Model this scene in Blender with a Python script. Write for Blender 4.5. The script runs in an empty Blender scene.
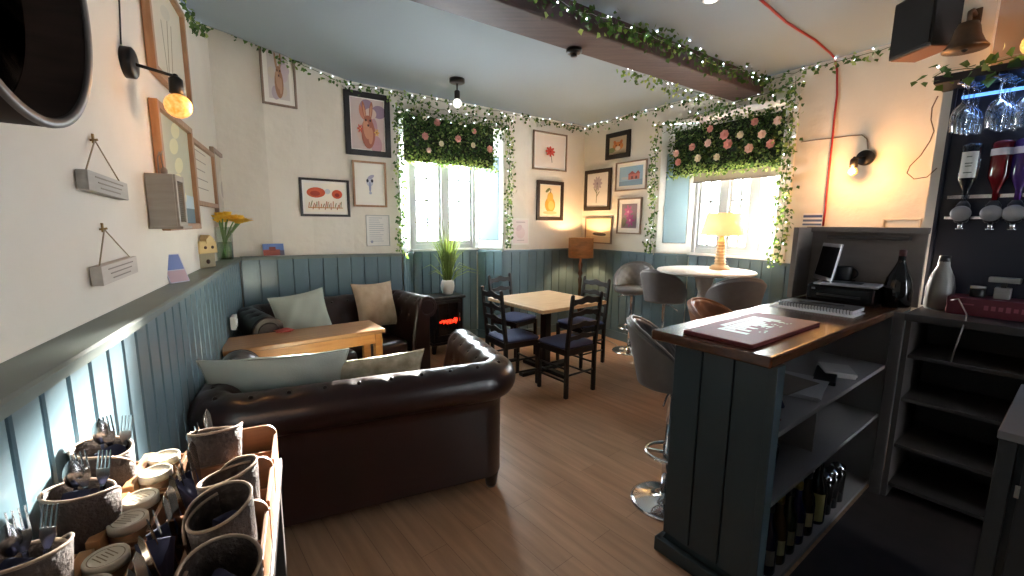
import bpy, math, random
from mathutils import Vector, Matrix
random.seed(7)
PI = math.pi
V = Vector
SC = bpy.context.scene
COL = SC.collection

# ------------------------------------------------------------------ camera model
FPX, PITCH, ROLL, EYE = 429.0, math.radians(8.5), math.radians(-0.53), 1.55
cp, sp = math.cos(PITCH), math.sin(PITCH)
cF = V((0, cp, -sp)); _R = V((1, 0, 0)); _D = V((0, -sp, -cp))
cR = _R * math.cos(ROLL) + _D * math.sin(ROLL)
cD = -_R * math.sin(ROLL) + _D * math.cos(ROLL)
EYEV = V((0, 0, EYE))
def ray(px, py): return cF + cR * ((px - 512) / FPX) + cD * ((py - 288) / FPX)
def atz(px, py, z):
    d = ray(px, py); return EYEV + d * ((z - EYE) / d.z)
def onw(px, py, n, dist):                       # on the vertical plane n.xy = dist
    d = ray(px, py); return EYEV + d * (dist / (d.x * n[0] + d.y * n[1]))
def aty(px, py, y):
    d = ray(px, py); return EYEV + d * (y / d.y)
cam = bpy.data.cameras.new('camera'); co = bpy.data.objects.new('camera', cam); COL.objects.link(co)
co.matrix_world = Matrix(((cR.x, -cD.x, -cF.x, 0), (cR.y, -cD.y, -cF.y, 0), (cR.z, -cD.z, -cF.z, EYE), (0, 0, 0, 1)))
cam.sensor_width = 36; cam.lens = 36 * FPX / 1024; cam.clip_start = 0.02
SC.camera = co

# ------------------------------------------------------------------ materials
def lin(c):
    r = []
    for v in c:
        v /= 255.0
        r.append(v / 12.92 if v <= 0.04045 else ((v + 0.055) / 1.055) ** 2.4)
    return (r[0], r[1], r[2], 1)
_mc = {}
def mat(name, rgb, rough=.6, metal=0, var=None, scale=(8, 8, 8), bump=0, bscale=40, emit=0, erg=None, spec=.5, coat=0, trans=0, detail=4, coord='Object', bdist=.01):
    if name in _mc: return _mc[name]
    m = bpy.data.materials.new(name); m.use_nodes = True
    nt = m.node_tree; b = nt.nodes['Principled BSDF']; L = nt.links
    b.inputs['Base Color'].default_value = lin(rgb); b.inputs['Roughness'].default_value = rough
    b.inputs['Metallic'].default_value = metal; b.inputs['Specular IOR Level'].default_value = spec
    if coat: b.inputs['Coat Weight'].default_value = coat; b.inputs['Coat Roughness'].default_value = .12
    if trans: b.inputs['Transmission Weight'].default_value = trans
    if emit:
        b.inputs['Emission Color'].default_value = lin(erg or rgb); b.inputs['Emission Strength'].default_value = emit
    tc = nt.nodes.new('ShaderNodeTexCoord')
    if var:
        mp = nt.nodes.new('ShaderNodeMapping'); mp.inputs['Scale'].default_value = scale
        nz = nt.nodes.new('ShaderNodeTexNoise'); nz.inputs['Scale'].default_value = 1; nz.inputs['Detail'].default_value = detail
        rp = nt.nodes.new('ShaderNodeValToRGB')
        rp.color_ramp.elements[0].position = .3; rp.color_ramp.elements[1].position = .7
        rp.color_ramp.elements[0].color = lin(rgb); rp.color_ramp.elements[1].color = lin(var)
        L.new(tc.outputs[coord], mp.inputs[0]); L.new(mp.outputs[0], nz.inputs['Vector'])
        L.new(nz.outputs['Fac'], rp.inputs[0]); L.new(rp.outputs[0], b.inputs['Base Color'])
    if bump:
        n2 = nt.nodes.new('ShaderNodeTexNoise'); n2.inputs['Scale'].default_value = bscale; n2.inputs['Detail'].default_value = 5
        bp = nt.nodes.new('ShaderNodeBump'); bp.inputs['Strength'].default_value = bump; bp.inputs['Distance'].default_value = bdist
        L.new(tc.outputs[coord], n2.inputs['Vector']); L.new(n2.outputs['Fac'], bp.inputs['Height']); L.new(bp.outputs[0], b.inputs['Normal'])
    _mc[name] = m; return m
def flat(rgb, rough=.7):
    return mat('paint_%d_%d_%d' % tuple(rgb), rgb, rough)
def glassy(name, tint=(255, 255, 255), gloss=.12, rough=.03):       # thin clear glass
    if name in _mc: return _mc[name]
    m = bpy.data.materials.new(name); m.use_nodes = True; nt = m.node_tree; nt.nodes.clear()
    o = nt.nodes.new('ShaderNodeOutputMaterial'); t = nt.nodes.new('ShaderNodeBsdfTransparent'); g = nt.nodes.new('ShaderNodeBsdfGlossy')
    t.inputs[0].default_value = lin(tint); g.inputs['Roughness'].default_value = rough
    fr = nt.nodes.new('ShaderNodeLayerWeight'); fr.inputs[0].default_value = gloss
    mx = nt.nodes.new('ShaderNodeMixShader'); L = nt.links
    L.new(fr.outputs['Facing'], mx.inputs[0]); L.new(t.outputs[0], mx.inputs[1]); L.new(g.outputs[0], mx.inputs[2]); L.new(mx.outputs[0], o.inputs[0])
    _mc[name] = m; return m

PLASTER = mat('cream_plaster', (228, 222, 211), .85, var=(220, 213, 201), scale=(2, 2, 2), bump=.35, bscale=9, bdist=.02)
CEIL = mat('ceiling_paint', (146, 162, 173), .8, bump=.1, bscale=6)
DADO = mat('dado_paint', (98, 121, 131), .34, var=(90, 113, 123), scale=(3, 3, 3), bump=.06, bscale=25, coat=.3)
CAPP = mat('ledge_paint', (112, 122, 116), .5, var=(100, 110, 106), scale=(4, 4, 4))
WHITE = mat('white_gloss_paint', (236, 238, 236), .35)
SHUT = mat('shutter_paint', (138, 166, 178), .45)
BEAM = mat('beam_wood', (82, 64, 64), .6, var=(62, 48, 50), scale=(2, 30, 30), bump=.3, bscale=14)
OAK = mat('oak', (196, 138, 76), .35, var=(172, 112, 56), scale=(3, 40, 40), coat=.2)
OAKX = mat('oak_top', (176, 128, 82), .33, var=(150, 104, 62), scale=(3, 40, 40), coat=.2)
PINE = mat('pale_table_wood', (214, 184, 146), .4, var=(196, 160, 118), scale=(4, 40, 40))
CADDY = mat('caddy_wood', (132, 90, 58), .5, var=(108, 70, 42), scale=(6, 50, 50))
FRAMEW = mat('frame_light_wood', (176, 136, 102), .5, var=(150, 112, 82), scale=(40, 40, 6))
FRAMEG = mat('frame_grey_wood', (150, 130, 112), .5, var=(128, 108, 92), scale=(40, 40, 6))
FRAMEK = mat('frame_black', (26, 22, 21), .4)
FRAMED = mat('frame_dark_brown', (48, 36, 28), .45)
LEATHER = mat('oxblood_leather', (28, 11, 10), .3, var=(38, 16, 13), scale=(5, 5, 5), bump=.18, bscale=70, coat=.15, bdist=.004)
STUD = mat('leather_button', (24, 11, 10), .35)
BLACKW = mat('black_chair_wood', (22, 20, 22), .35, var=(30, 26, 27), scale=(20, 20, 4))
NAVYPAD = mat('navy_seat_pad', (64, 72, 106), .8, bump=.2, bscale=120)
GREYL = mat('grey_leatherette', (112, 108, 106), .42, var=(98, 94, 92), scale=(9, 9, 9), bump=.1, bscale=90)
TANL = mat('tan_leatherette', (142, 92, 62), .4, var=(122, 76, 50), scale=(9, 9, 9))
CHROME = mat('chrome', (215, 218, 222), .12, 1)
BLACKM = mat('black_metal', (18, 17, 18), .4, .3)
BLACKP = mat('black_plastic', (14, 14, 15), .45)
BARG = mat('bar_paint', (46, 60, 66), .45, var=(42, 55, 61), scale=(3, 3, 3))
BARTOP = mat('bar_top_wood', (96, 56, 34), .26, var=(64, 36, 22), scale=(22, 4, 22), coat=.35)
SHELFW = mat('shelf_paint', (140, 134, 133), .5)
DARKSH = mat('dark_shelf_wood', (70, 64, 62), .6)
NAVYB = mat('navy_back_panel', (20, 24, 40), .4)
PALE = mat('pale_green_linen', (168, 176, 166), .9, bump=.35, bscale=160, bdist=.004)
BEIGE = mat('beige_linen', (178, 158, 136), .9, var=(160, 140, 118), scale=(14, 14, 14), bump=.3, bscale=140, bdist=.004)
def leafmat(name, rgb, tr):
    m = bpy.data.materials.new(name); m.use_nodes = True; nt = m.node_tree; b = nt.nodes['Principled BSDF']; o = nt.nodes['Material Output']
    b.inputs['Base Color'].default_value = lin(rgb); b.inputs['Roughness'].default_value = .55
    t = nt.nodes.new('ShaderNodeBsdfTranslucent'); t.inputs[0].default_value = lin(tr); x = nt.nodes.new('ShaderNodeMixShader'); x.inputs[0].default_value = .38
    nt.links.new(b.outputs[0], x.inputs[1]); nt.links.new(t.outputs[0], x.inputs[2]); nt.links.new(x.outputs[0], o.inputs[0]); return m
LEAFA = leafmat('leaf_dark', (46, 78, 42), (90, 124, 52)); LEAFB = leafmat('leaf_mid', (78, 114, 64), (130, 160, 70)); LEAFC = leafmat('leaf_light', (146, 170, 104), (190, 204, 110))
WINP = mat('window_frame_paint', (186, 190, 192), .4)
VINE = mat('vine', (70, 92, 50), .8)
CUPM = mat('woven_cup', (70, 55, 47), .7, var=(54, 41, 35), scale=(120, 120, 120), bump=.6, bscale=160)
STEEL = mat('cutlery_steel', (170, 168, 165), .22, 1)
NAPK = mat('navy_napkin', (38, 40, 66), .85)
GLASS = glassy('window_glass', (255, 255, 255), .05)
WGLASS = glassy('wine_glass_glass', (226, 234, 244), .45)
VGLASS = glassy('vase_glass', (225, 235, 228), .35)
LEDW = mat('fairy_bulb', (235, 242, 255), .4, emit=2.5, erg=(225, 238, 255))
def floor_mat():
    m = bpy.data.materials.new('laminate_floor'); m.use_nodes = True; nt = m.node_tree; L = nt.links; b = nt.nodes['Principled BSDF']
    tc = nt.nodes.new('ShaderNodeTexCoord'); mp = nt.nodes.new('ShaderNodeMapping'); mp.inputs['Rotation'].default_value = (0, 0, math.radians(50))
    br = nt.nodes.new('ShaderNodeTexBrick'); br.inputs['Scale'].default_value = 1; br.inputs['Brick Width'].default_value = 1.2; br.inputs['Row Height'].default_value = .14
    br.inputs['Mortar Size'].default_value = .0012; br.offset = .37
    br.inputs['Color1'].default_value = lin((182, 144, 114)); br.inputs['Color2'].default_value = lin((172, 133, 103)); br.inputs['Mortar'].default_value = lin((128, 98, 76))
    mp2 = nt.nodes.new('ShaderNodeMapping'); mp2.inputs['Scale'].default_value = (2.2, 26, 1)
    nz = nt.nodes.new('ShaderNodeTexNoise'); nz.inputs['Scale'].default_value = 1; nz.inputs['Detail'].default_value = 6
    rp = nt.nodes.new('ShaderNodeValToRGB'); rp.color_ramp.elements[0].position = .3; rp.color_ramp.elements[1].position = .75
    rp.color_ramp.elements[0].color = (.76, .74, .72, 1); rp.color_ramp.elements[1].color = (1.12, 1.12, 1.12, 1)
    mx = nt.nodes.new('ShaderNodeMix'); mx.data_type = 'RGBA'; mx.blend_type = 'MULTIPLY'; mx.inputs[0].default_value = 1
    L.new(tc.outputs['Object'], mp.inputs[0]); L.new(mp.outputs[0], br.inputs[0]); L.new(mp.outputs[0], mp2.inputs[0]); L.new(mp2.outputs[0], nz.inputs['Vector'])
    L.new(nz.outputs['Fac'], rp.inputs[0]); L.new(br.outputs['Color'], mx.inputs[6]); L.new(rp.outputs[0], mx.inputs[7]); L.new(mx.outputs[2], b.inputs['Base Color'])
    b.inputs['Roughness'].default_value = .38
    return m

# ------------------------------------------------------------------ mesh builder
class G:
    def __init__(s): s.v = []; s.f = []; s.mi = []; s.sm = []; s.ms = []; s.k = 0
    def use(s, m):
        if m not in s.ms: s.ms.append(m)
        s.k = s.ms.index(m); return s
    def add(s, vs, fs, smooth=False):
        o = len(s.v); s.v += [tuple(p) for p in vs]
        for f in fs: s.f.append([o + i for i in f]); s.mi.append(s.k); s.sm.append(smooth)
    def box(s, c, d, rz=0, M=None):
        hx, hy, hz = d[0] / 2, d[1] / 2, d[2] / 2
        R = M or Matrix.Rotation(rz, 3, 'Z'); c = V(c)
        p = [c + R @ V((x * hx, y * hy, z * hz)) for x, y, z in ((-1, -1, -1), (1, -1, -1), (1, 1, -1), (-1, 1, -1), (-1, -1, 1), (1, -1, 1), (1, 1, 1), (-1, 1, 1))]
        s.add(p, [(3, 2, 1, 0), (4, 5, 6, 7), (0, 1, 5, 4), (1, 2, 6, 5), (2, 3, 7, 6), (3, 0, 4, 7)]); return s
    def bar(s, a, b, w, h=None, up=(0, 0, 1), w2=None, h2=None):     # square bar a->b
        a, b = V(a), V(b); h = h or w; w2 = w2 or w; h2 = h2 or (h if w2 == w else w2)
        d = (b - a).normalized(); x = d.cross(V(up))
        if x.length < 1e-3: x = d.cross(V((1, 0, 0)))
        x.normalize(); y = x.cross(d)
        p = []
        for q, ww, hh in ((a, w, h), (b, w2, h2)):
            p += [q - x * ww / 2 - y * hh / 2, q + x * ww / 2 - y * hh / 2, q + x * ww / 2 + y * hh / 2, q - x * ww / 2 + y * hh / 2]
        s.add(p, [(0, 1, 2, 3), (7, 6, 5, 4), (1, 0, 4, 5), (2, 1, 5, 6), (3, 2, 6, 7), (0, 3, 7, 4)]); return s
    def tube(s, pts, r, n=8, cap=True):
        pts = [V(p) for p in pts]; m = len(pts); rs = r if isinstance(r, (list, tuple)) else [r] * m
        vs = []; px = None
        for i, p in enumerate(pts):
            t = (pts[min(i + 1, m - 1)] - pts[max(i - 1, 0)]).normalized()
            if px is None:
                x = t.cross(V((0, 0, 1)))
                if x.length < 1e-3: x = V((1, 0, 0))
            else: x = px - t * px.dot(t)
            x.normalize(); px = x; y = t.cross(x)
            for k in range(n):
                a = 2 * PI * k / n; vs.append(p + (x * math.cos(a) + y * math.sin(a)) * rs[i])
        fs = [(i * n + k, i * n + (k + 1) % n, (i + 1) * n + (k + 1) % n, (i + 1) * n + k) for i in range(m - 1) for k in range(n)]
        if cap: fs += [tuple(range(n - 1, -1, -1)), tuple((m - 1) * n + k for k in range(n))]
        s.add(vs, fs, True); return s
    def lathe(s, prof, c=(0, 0, 0), n=24, sx=1, sy=1, M=None, smooth=True, cap=True):   # prof: (r, z)
        c = V(c); vs = []
        for r, z in prof:
            for k in range(n):
                a = 2 * PI * k / n; q = V((r * math.cos(a) * sx, r * math.sin(a) * sy, z)); vs.append(c + (M @ q if M else q))
        m = len(prof)
        fs = [(i * n + k, i * n + (k + 1) % n, (i + 1) * n + (k + 1) % n, (i + 1) * n + k) for i in range(m - 1) for k in range(n)]
        if cap and prof[0][0] > 1e-5: fs.append(tuple(range(n - 1, -1, -1)))
        if cap and prof[-1][0] > 1e-5: fs.append(tuple((m - 1) * n + k for k in range(n)))
        s.add(vs, fs, smooth); return s
    def ball(s, c, r, n=12, sz=1, m=7, M=None):
        return s.lathe([(max(r * math.sin(PI * i / m), 1e-6), -r * sz * math.cos(PI * i / m)) for i in range(m + 1)], c, n, M=M)
    def prism(s, poly, o, ex, ey, t):            # polygon in (ex, ey), extruded by vector t
        o, ex, ey, t = V(o), V(ex), V(ey), V(t); n = len(poly)
        a = [o + ex * p[0] + ey * p[1] for p in poly]; b = [q + t for q in a]
        s.add(a + b, [tuple(range(n - 1, -1, -1)), tuple(range(n, 2 * n))] + [(i, (i + 1) % n, n + (i + 1) % n, n + i) for i in range(n)]); return s
    def grid(s, fn, nu, nv, smooth=True, wrapu=False):
        vs = [fn(i / (nu if wrapu else nu - 1), j / (nv - 1)) for i in range(nu) for j in range(nv)]
        fs = []
        for i in range(nu if wrapu else nu - 1):
            for j in range(nv - 1):
                i2 = (i + 1) % nu; fs.append((i * nv + j, i2 * nv + j, i2 * nv + j + 1, i * nv + j + 1))
        s.add(vs, fs, smooth); return s
    def quad(s, a, b, c, d): s.add([a, b, c, d], [(0, 1, 2, 3)]); return s
    def leaf(s, p, d, nrm, L, w):
        p, d = V(p), V(d).normalized(); x = d.cross(V(nrm))
        if x.length < 1e-3: x = d.orthogonal()
        x.normalize(); n = x.cross(d)
        a = p + d * L * .5
        s.add([p, p + d * L * .3 + x * w * .5 + n * L * .06, p + d * L, p + d * L * .3 - x * w * .5 + n * L * .06, p + d * L * .45 - n * L * .05],
              [(0, 1, 4), (1, 2, 4), (2, 3, 4), (3, 0, 4)], True); return s
    def done(s, name, m=None, parent=None, bevel=0, loc=None, rz=0, solid=0, seg=2, fixn=True):
        me = bpy.data.meshes.new(name); me.from_pydata(s.v, [], s.f)
        ms = s.ms or [m]
        for q in ms: me.materials.append(q)
        me.polygons.foreach_set('material_index', s.mi); me.polygons.foreach_set('use_smooth', s.sm)
        me.validate(); me.update()
        if fixn:
            import bmesh
            b = bmesh.new(); b.from_mesh(me); bmesh.ops.recalc_face_normals(b, faces=b.faces); b.to_mesh(me); b.free()
        o = bpy.data.objects.new(name, me); COL.objects.link(o)
        if parent: o.parent = parent
        if loc is not None: o.location = loc
        if rz: o.rotation_euler = (0, 0, rz)
        if solid:
            md = o.modifiers.new('solid', 'SOLIDIFY'); md.thickness = abs(solid); md.offset = 1 if solid > 0 else -1
        if bevel:
            md = o.modifiers.new('bevel', 'BEVEL'); md.width = bevel; md.segments = seg; md.limit_method = 'ANGLE'; md.angle_limit = .7
        return o
def tag(o, label=None, cat=None, group=None, kind=None):
    if label: o['label'] = label
    if cat: o['category'] = cat
    if group: o['group'] = group
    if kind: o['kind'] = kind
    return o
def struct(o): o['kind'] = 'structure'; return o
def thing(name, label, cat, loc=(0, 0, 0), rz=0, group=None):
    o = bpy.data.objects.new(name, None); COL.objects.link(o); o.location = loc; o.rotation_euler = (0, 0, rz); o.empty_display_size = .05
    return tag(o, label, cat, group)
def kids(o): return [c for c in bpy.data.objects if c.parent == o]
def dup(root, loc, rz, label, group=None):
    r = root.copy(); COL.objects.link(r); r.location = loc; r.rotation_euler = (0, 0, rz); r['label'] = label
    if group: r['group'] = group
    for ch in kids(root):
        c = ch.copy(); COL.objects.link(c); c.parent = r
        for g in kids(ch):
            d = g.copy(); COL.objects.link(d); d.parent = c
    return r
def rot2(a): return V((math.cos(a), math.sin(a)))
# ------------------------------------------------------------------ the room
ZC, ZD = 2.94, 1.21                                        # ceiling, dado height
nR, dR = V((.8400, .5426)), 4.334
nB, dB = V((-.5851, .8110)), 4.597
nL, dL = V((.8971, .4418)), -.6                            # nL points into the room
tR = V((nR.y, -nR.x)); tB = V((nB.y, -nB.x)); tL = V((-nL.y, nL.x))
U = V((.804, .595)); W = V((.595, -.804))                  # bar frame: U towards the back bar, W towards the serving side
def bar(u, w, z=0): return V((U.x * u + W.x * w, U.y * u + W.y * w, z))
BARZ = math.atan2(U.y, U.x)
def zc(x, y):
    t = -.9 * x + .43 * y - 3.38
    return ZC + (0 if t <= 0 else (2.2 * t * t if t < .16 else .0563 + .704 * (t - .16)))
Lp = lambda y, d=dL: V(((d - nL.y * y) / nL.x, y))
J10, J11 = V((-1.24, 4.785)), V((-.109, 5.59))             # window recess jambs, back wall
J20, J21 = V((1.755, 5.27)), V((2.50, 4.117))              # window recess jambs, right wall
CORNER = V((1.022, 6.406))
PL = [Lp(-2.0), Lp(0), Lp(1.5), Lp(2.9), Lp(3.85)]
PBL = [Lp(3.85), V((-2.24, 4.03)), V((-1.97, 4.28)), V((-1.66, 4.52)), V((-1.45, 4.655)), J10]
REND = nR * dR + tR * 1.9
def offs(path, d):
    out = []
    for i, p in enumerate(path):
        a = (path[i] - path[i - 1]).normalized() if i else (path[1] - path[0]).normalized()
        b = (path[i + 1] - path[i]).normalized() if i < len(path) - 1 else a
        t = (a + b).normalized(); n = V((t.y, -t.x)); k = max(.4, n.dot(V((a.y, -a.x))))
        out.append(p + n * (d / k))
    return out                                              # +d = into the room
def fine(path, step=.15):
    out = [path[0]]
    for a, b in zip(path, path[1:]):
        n = max(1, int((b - a).length / step))
        out += [a.lerp(b, (i + 1) / n) for i in range(n)]
    return out
def strip(g, path, z0=0, z1=None, th=.14, step=.25):
    p = fine(path, step); q = offs(p, -th)
    for i in range(len(p) - 1):
        a, b, c, d = p[i], p[i + 1], q[i + 1], q[i]
        za = z1 if z1 is not None else zc(*a) + .06; zb = z1 if z1 is not None else zc(*b) + .06
        vs = [(*a, z0), (*b, z0), (*c, z0), (*d, z0), (*a, za), (*b, zb), (*c, zb), (*d, za)]
        fs = [(0, 1, 5, 4), (2, 3, 7, 6), (4, 5, 6, 7), (3, 2, 1, 0)]
        if i == 0: fs.append((3, 0, 4, 7))
        if i == len(p) - 2: fs.append((1, 2, 6, 5))
        g.add(vs, fs)
g = G(); strip(g, PL); struct(g.done('wall_left', PLASTER))
g = G(); strip(g, PBL); struct(g.done('wall_back_left', PLASTER))
DEP1, DEP2, ZH = .39, .28, 2.72
B0 = onw(410.5, 251.6, nB, dB + DEP1).xy; B1 = onw(476, 248.6, nB, dB + DEP1).xy
R0 = onw(690, 255, nR, dR + DEP2).xy; R1 = J21 + nR * DEP2 + tR * .03
def recess(g, J0, K0, K1, J1):                              # plaster round a window recess
    strip(g, [J0, J1], ZH, None, th=.05)
    strip(g, [J0, K0], 0, ZH, .1); strip(g, [K1, J1], 0, ZH, .1)
    strip(g, [K0, K1], 0, ZD - .04, .1); strip(g, [K0, K1], ZH - .06, ZH + .1, .1)
    c = [J0, J1, K1, K0]; g.prism([(p.x, p.y) for p in c], (0, 0, ZH + .004), (1, 0, 0), (0, 1, 0), (0, 0, .1))
g = G(); recess(g, J10, B0, B1, J11); strip(g, [J11, CORNER]); struct(g.done('wall_back', PLASTER))
g = G(); strip(g, [CORNER, J20]); recess(g, J20, R0, R1, J21); strip(g, [J21, REND]); struct(g.done('wall_right', PLASTER))
g = G()
def cf(u, v):
    x = -5 + 11.0 * u; y = -2.3 + 9.6 * v; return V((x, y, zc(x, y)))
g.grid(cf, 80, 80); struct(g.done('ceiling', CEIL, solid=.08))
g = G(); g.box((.6, 2.4, -.05), (11, 9.6, .1)); struct(g.done('floor', floor_mat()))
g = G(); g.box(bar(2.64, .37, .002), (1.9, 2.0, .004), M=Matrix.Rotation(BARZ, 3, 'Z')); struct(g.done('floor_bar_shade', mat('aisle_shade', (56, 47, 45), .55, var=(46, 38, 37), scale=(9, 9, 9))))  # dark sheet laid over the floor to stand for shade behind the bar
# walls behind the camera and behind the bar
g = G(); g.box((.3, -2.05, 1.55), (8, .12, 3.1)); struct(g.done('wall_rear', mat('rear_wall', (50, 45, 42), .85)))
g = G(); a = REND - tR * .05; g.bar((a.x, a.y, 1.55), (4.6, -2.0, 1.55), .12, 3.1); struct(g.done('wall_bar_end', mat('rear_wall', (50, 45, 42), .85)))
# pillar and the wall the back bar stands against (in bar frame)
g = G(); M = Matrix.Rotation(BARZ, 3, 'Z')
g.box(bar(3.58 + .35, -.555, 1.6), (.7, .165, 3.2), M=M); struct(g.done('pillar', PLASTER))
g = G(); g.box(bar(3.66 + .3, .65, 1.6), (.6, 2.3, 3.2), M=M); struct(g.done('wall_back_bar', mat('bar_wall', (176, 160, 150), .85)))

# dado boarding with ledge
def dado(name, path, ztop, ledge, bw=.135, gap=.011, skirt=True):
    """path = face of the boards, left to right seen from the room"""
    g = G(); p = fine(path, .05); acc = [0]
    for a, b in zip(p, p[1:]): acc.append(acc[-1] + (b - a).length)
    tot = acc[-1]; n = max(1, round(tot / bw)); w = tot / n
    def at(s):
        s = min(max(s, 0), tot)
        for i in range(len(acc) - 1):
            if s <= acc[i + 1] + 1e-9:
                t = (s - acc[i]) / max(1e-9, acc[i + 1] - acc[i]); d = (p[i + 1] - p[i]).normalized()
                return p[i].lerp(p[i + 1], t), V((d.y, -d.x))
    zt = (lambda s: ztop) if not isinstance(ztop, tuple) else (lambda s: ztop[0] + (ztop[1] - ztop[0]) * s / tot)
    for k in range(n):
        s0, s1 = k * w + gap / 2, (k + 1) * w - gap / 2
        (a, na), (b, nb) = at(s0), at(s1)
        c, d = b - nb * .014, a - na * .014
        z1a, z1b = zt(s0) - .03, zt(s1) - .03
        f = .004; e = (b - a).normalized() * f
        vs = []
        for z, za in ((.09, 0), (0, 1)):
            pass
        a2, b2 = a + e - na * 0, b - e
        ia, ib = a - na * f, b - nb * f                     # small chamfer
        ring = [d, ia, a2, b2, ib, c]
        vs = [(*q, .09) for q in ring] + [(*q, (z1a if i < 3 else z1b)) for i, q in enumerate(ring)]
        g.add(vs, [(i, i + 1, 7 + i, 6 + i) for i in range(5)] + [(6, 7, 8, 9, 10, 11)])
    q = offs(p, -.013); r = offs(p, -.03)
    for i in range(len(p) - 1):                              # backing, seen in the gaps
        z1 = zt(acc[i]) - .02
        g.add([(*q[i], 0), (*q[i + 1], 0), (*q[i + 1], z1), (*q[i], z1)], [(0, 1, 2, 3)])
        if skirt:
            a, b = offs(p, .012)[i], offs(p, .012)[i + 1]
            g.add([(*a, 0), (*b, 0), (*b, .11), (*a, .11), (*q[i + 1], .115), (*q[i], .115)], [(0, 1, 2, 3), (3, 2, 4, 5)])
    o = struct(g.done(name, DADO))
    g = G(); a = offs(p, .016); b = offs(p, -ledge)
    for i in range(len(p) - 1):
        z, z2 = zt(acc[i]), zt(acc[i + 1]); T = .03
        vs = [(*a[i], z - T), (*a[i + 1], z2 - T), (*a[i + 1], z2 - .006), (*a[i], z - .006), (*(a[i] + (b[i] - a[i]) * .06), z), (*(a[i + 1] + (b[i + 1] - a[i + 1]) * .06), z2), (*b[i + 1], z2), (*b[i], z), (*b[i], z - T), (*b[i + 1], z2 - T)]
        g.add(vs, [(0, 1, 2, 3), (3, 2, 5, 4), (4, 5, 6, 7), (1, 0, 8, 9)])
    return o, g
tn = [0]
def dado2(path, ztop, ledge, capm=DADO, **k):
    tn[0] += 1; o, g = dado('trim_%d' % tn[0], path, ztop, ledge, **k)
    struct(g.done('trim_%d_ledge' % tn[0], capm))
KL = V((-2.39, 3.76))
dado2([Lp(-1.9, -.49), Lp(3.76, -.49)], 1.24, .11, CAPP, bw=.112, gap=.014)
dado2([KL, V((-2.15, 3.93)), V((-1.9, 4.2)), V((-1.62, 4.47)), J10 + V((.02, -.03))], (1.242, 1.215), .07, CAPP)
ins = lambda q, n, d: q - n * d
dado2([J10 + tB * .03 - nB * .02, B0 + tB * .03], ZD, .05, bw=.12)
dado2([ins(B0, nB, .03) + tB * .02, ins(B1, nB, .03)], ZD, .05, bw=.12)
dado2([ins(B1, nB, .03) + tB * .005, J11 + V((-.02, -.03))], ZD, .05, bw=.12)
dado2([J11 + V((-.02, -.03)), CORNER - nB * .03 - nR * .03], ZD, .03)
dado2([CORNER - nB * .03 - nR * .03, J20 - nR * .03], ZD, .03)
dado2([J20 - nR * .03, R0 - nR * .03], ZD, .05, bw=.12)
dado2([R0 - nR * .03, R1 - nR * .03], ZD, .05, bw=.12)
dado2([J21 - nR * .03, nR * (dR - .03) + tR * .9], ZD, .03)

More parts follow.
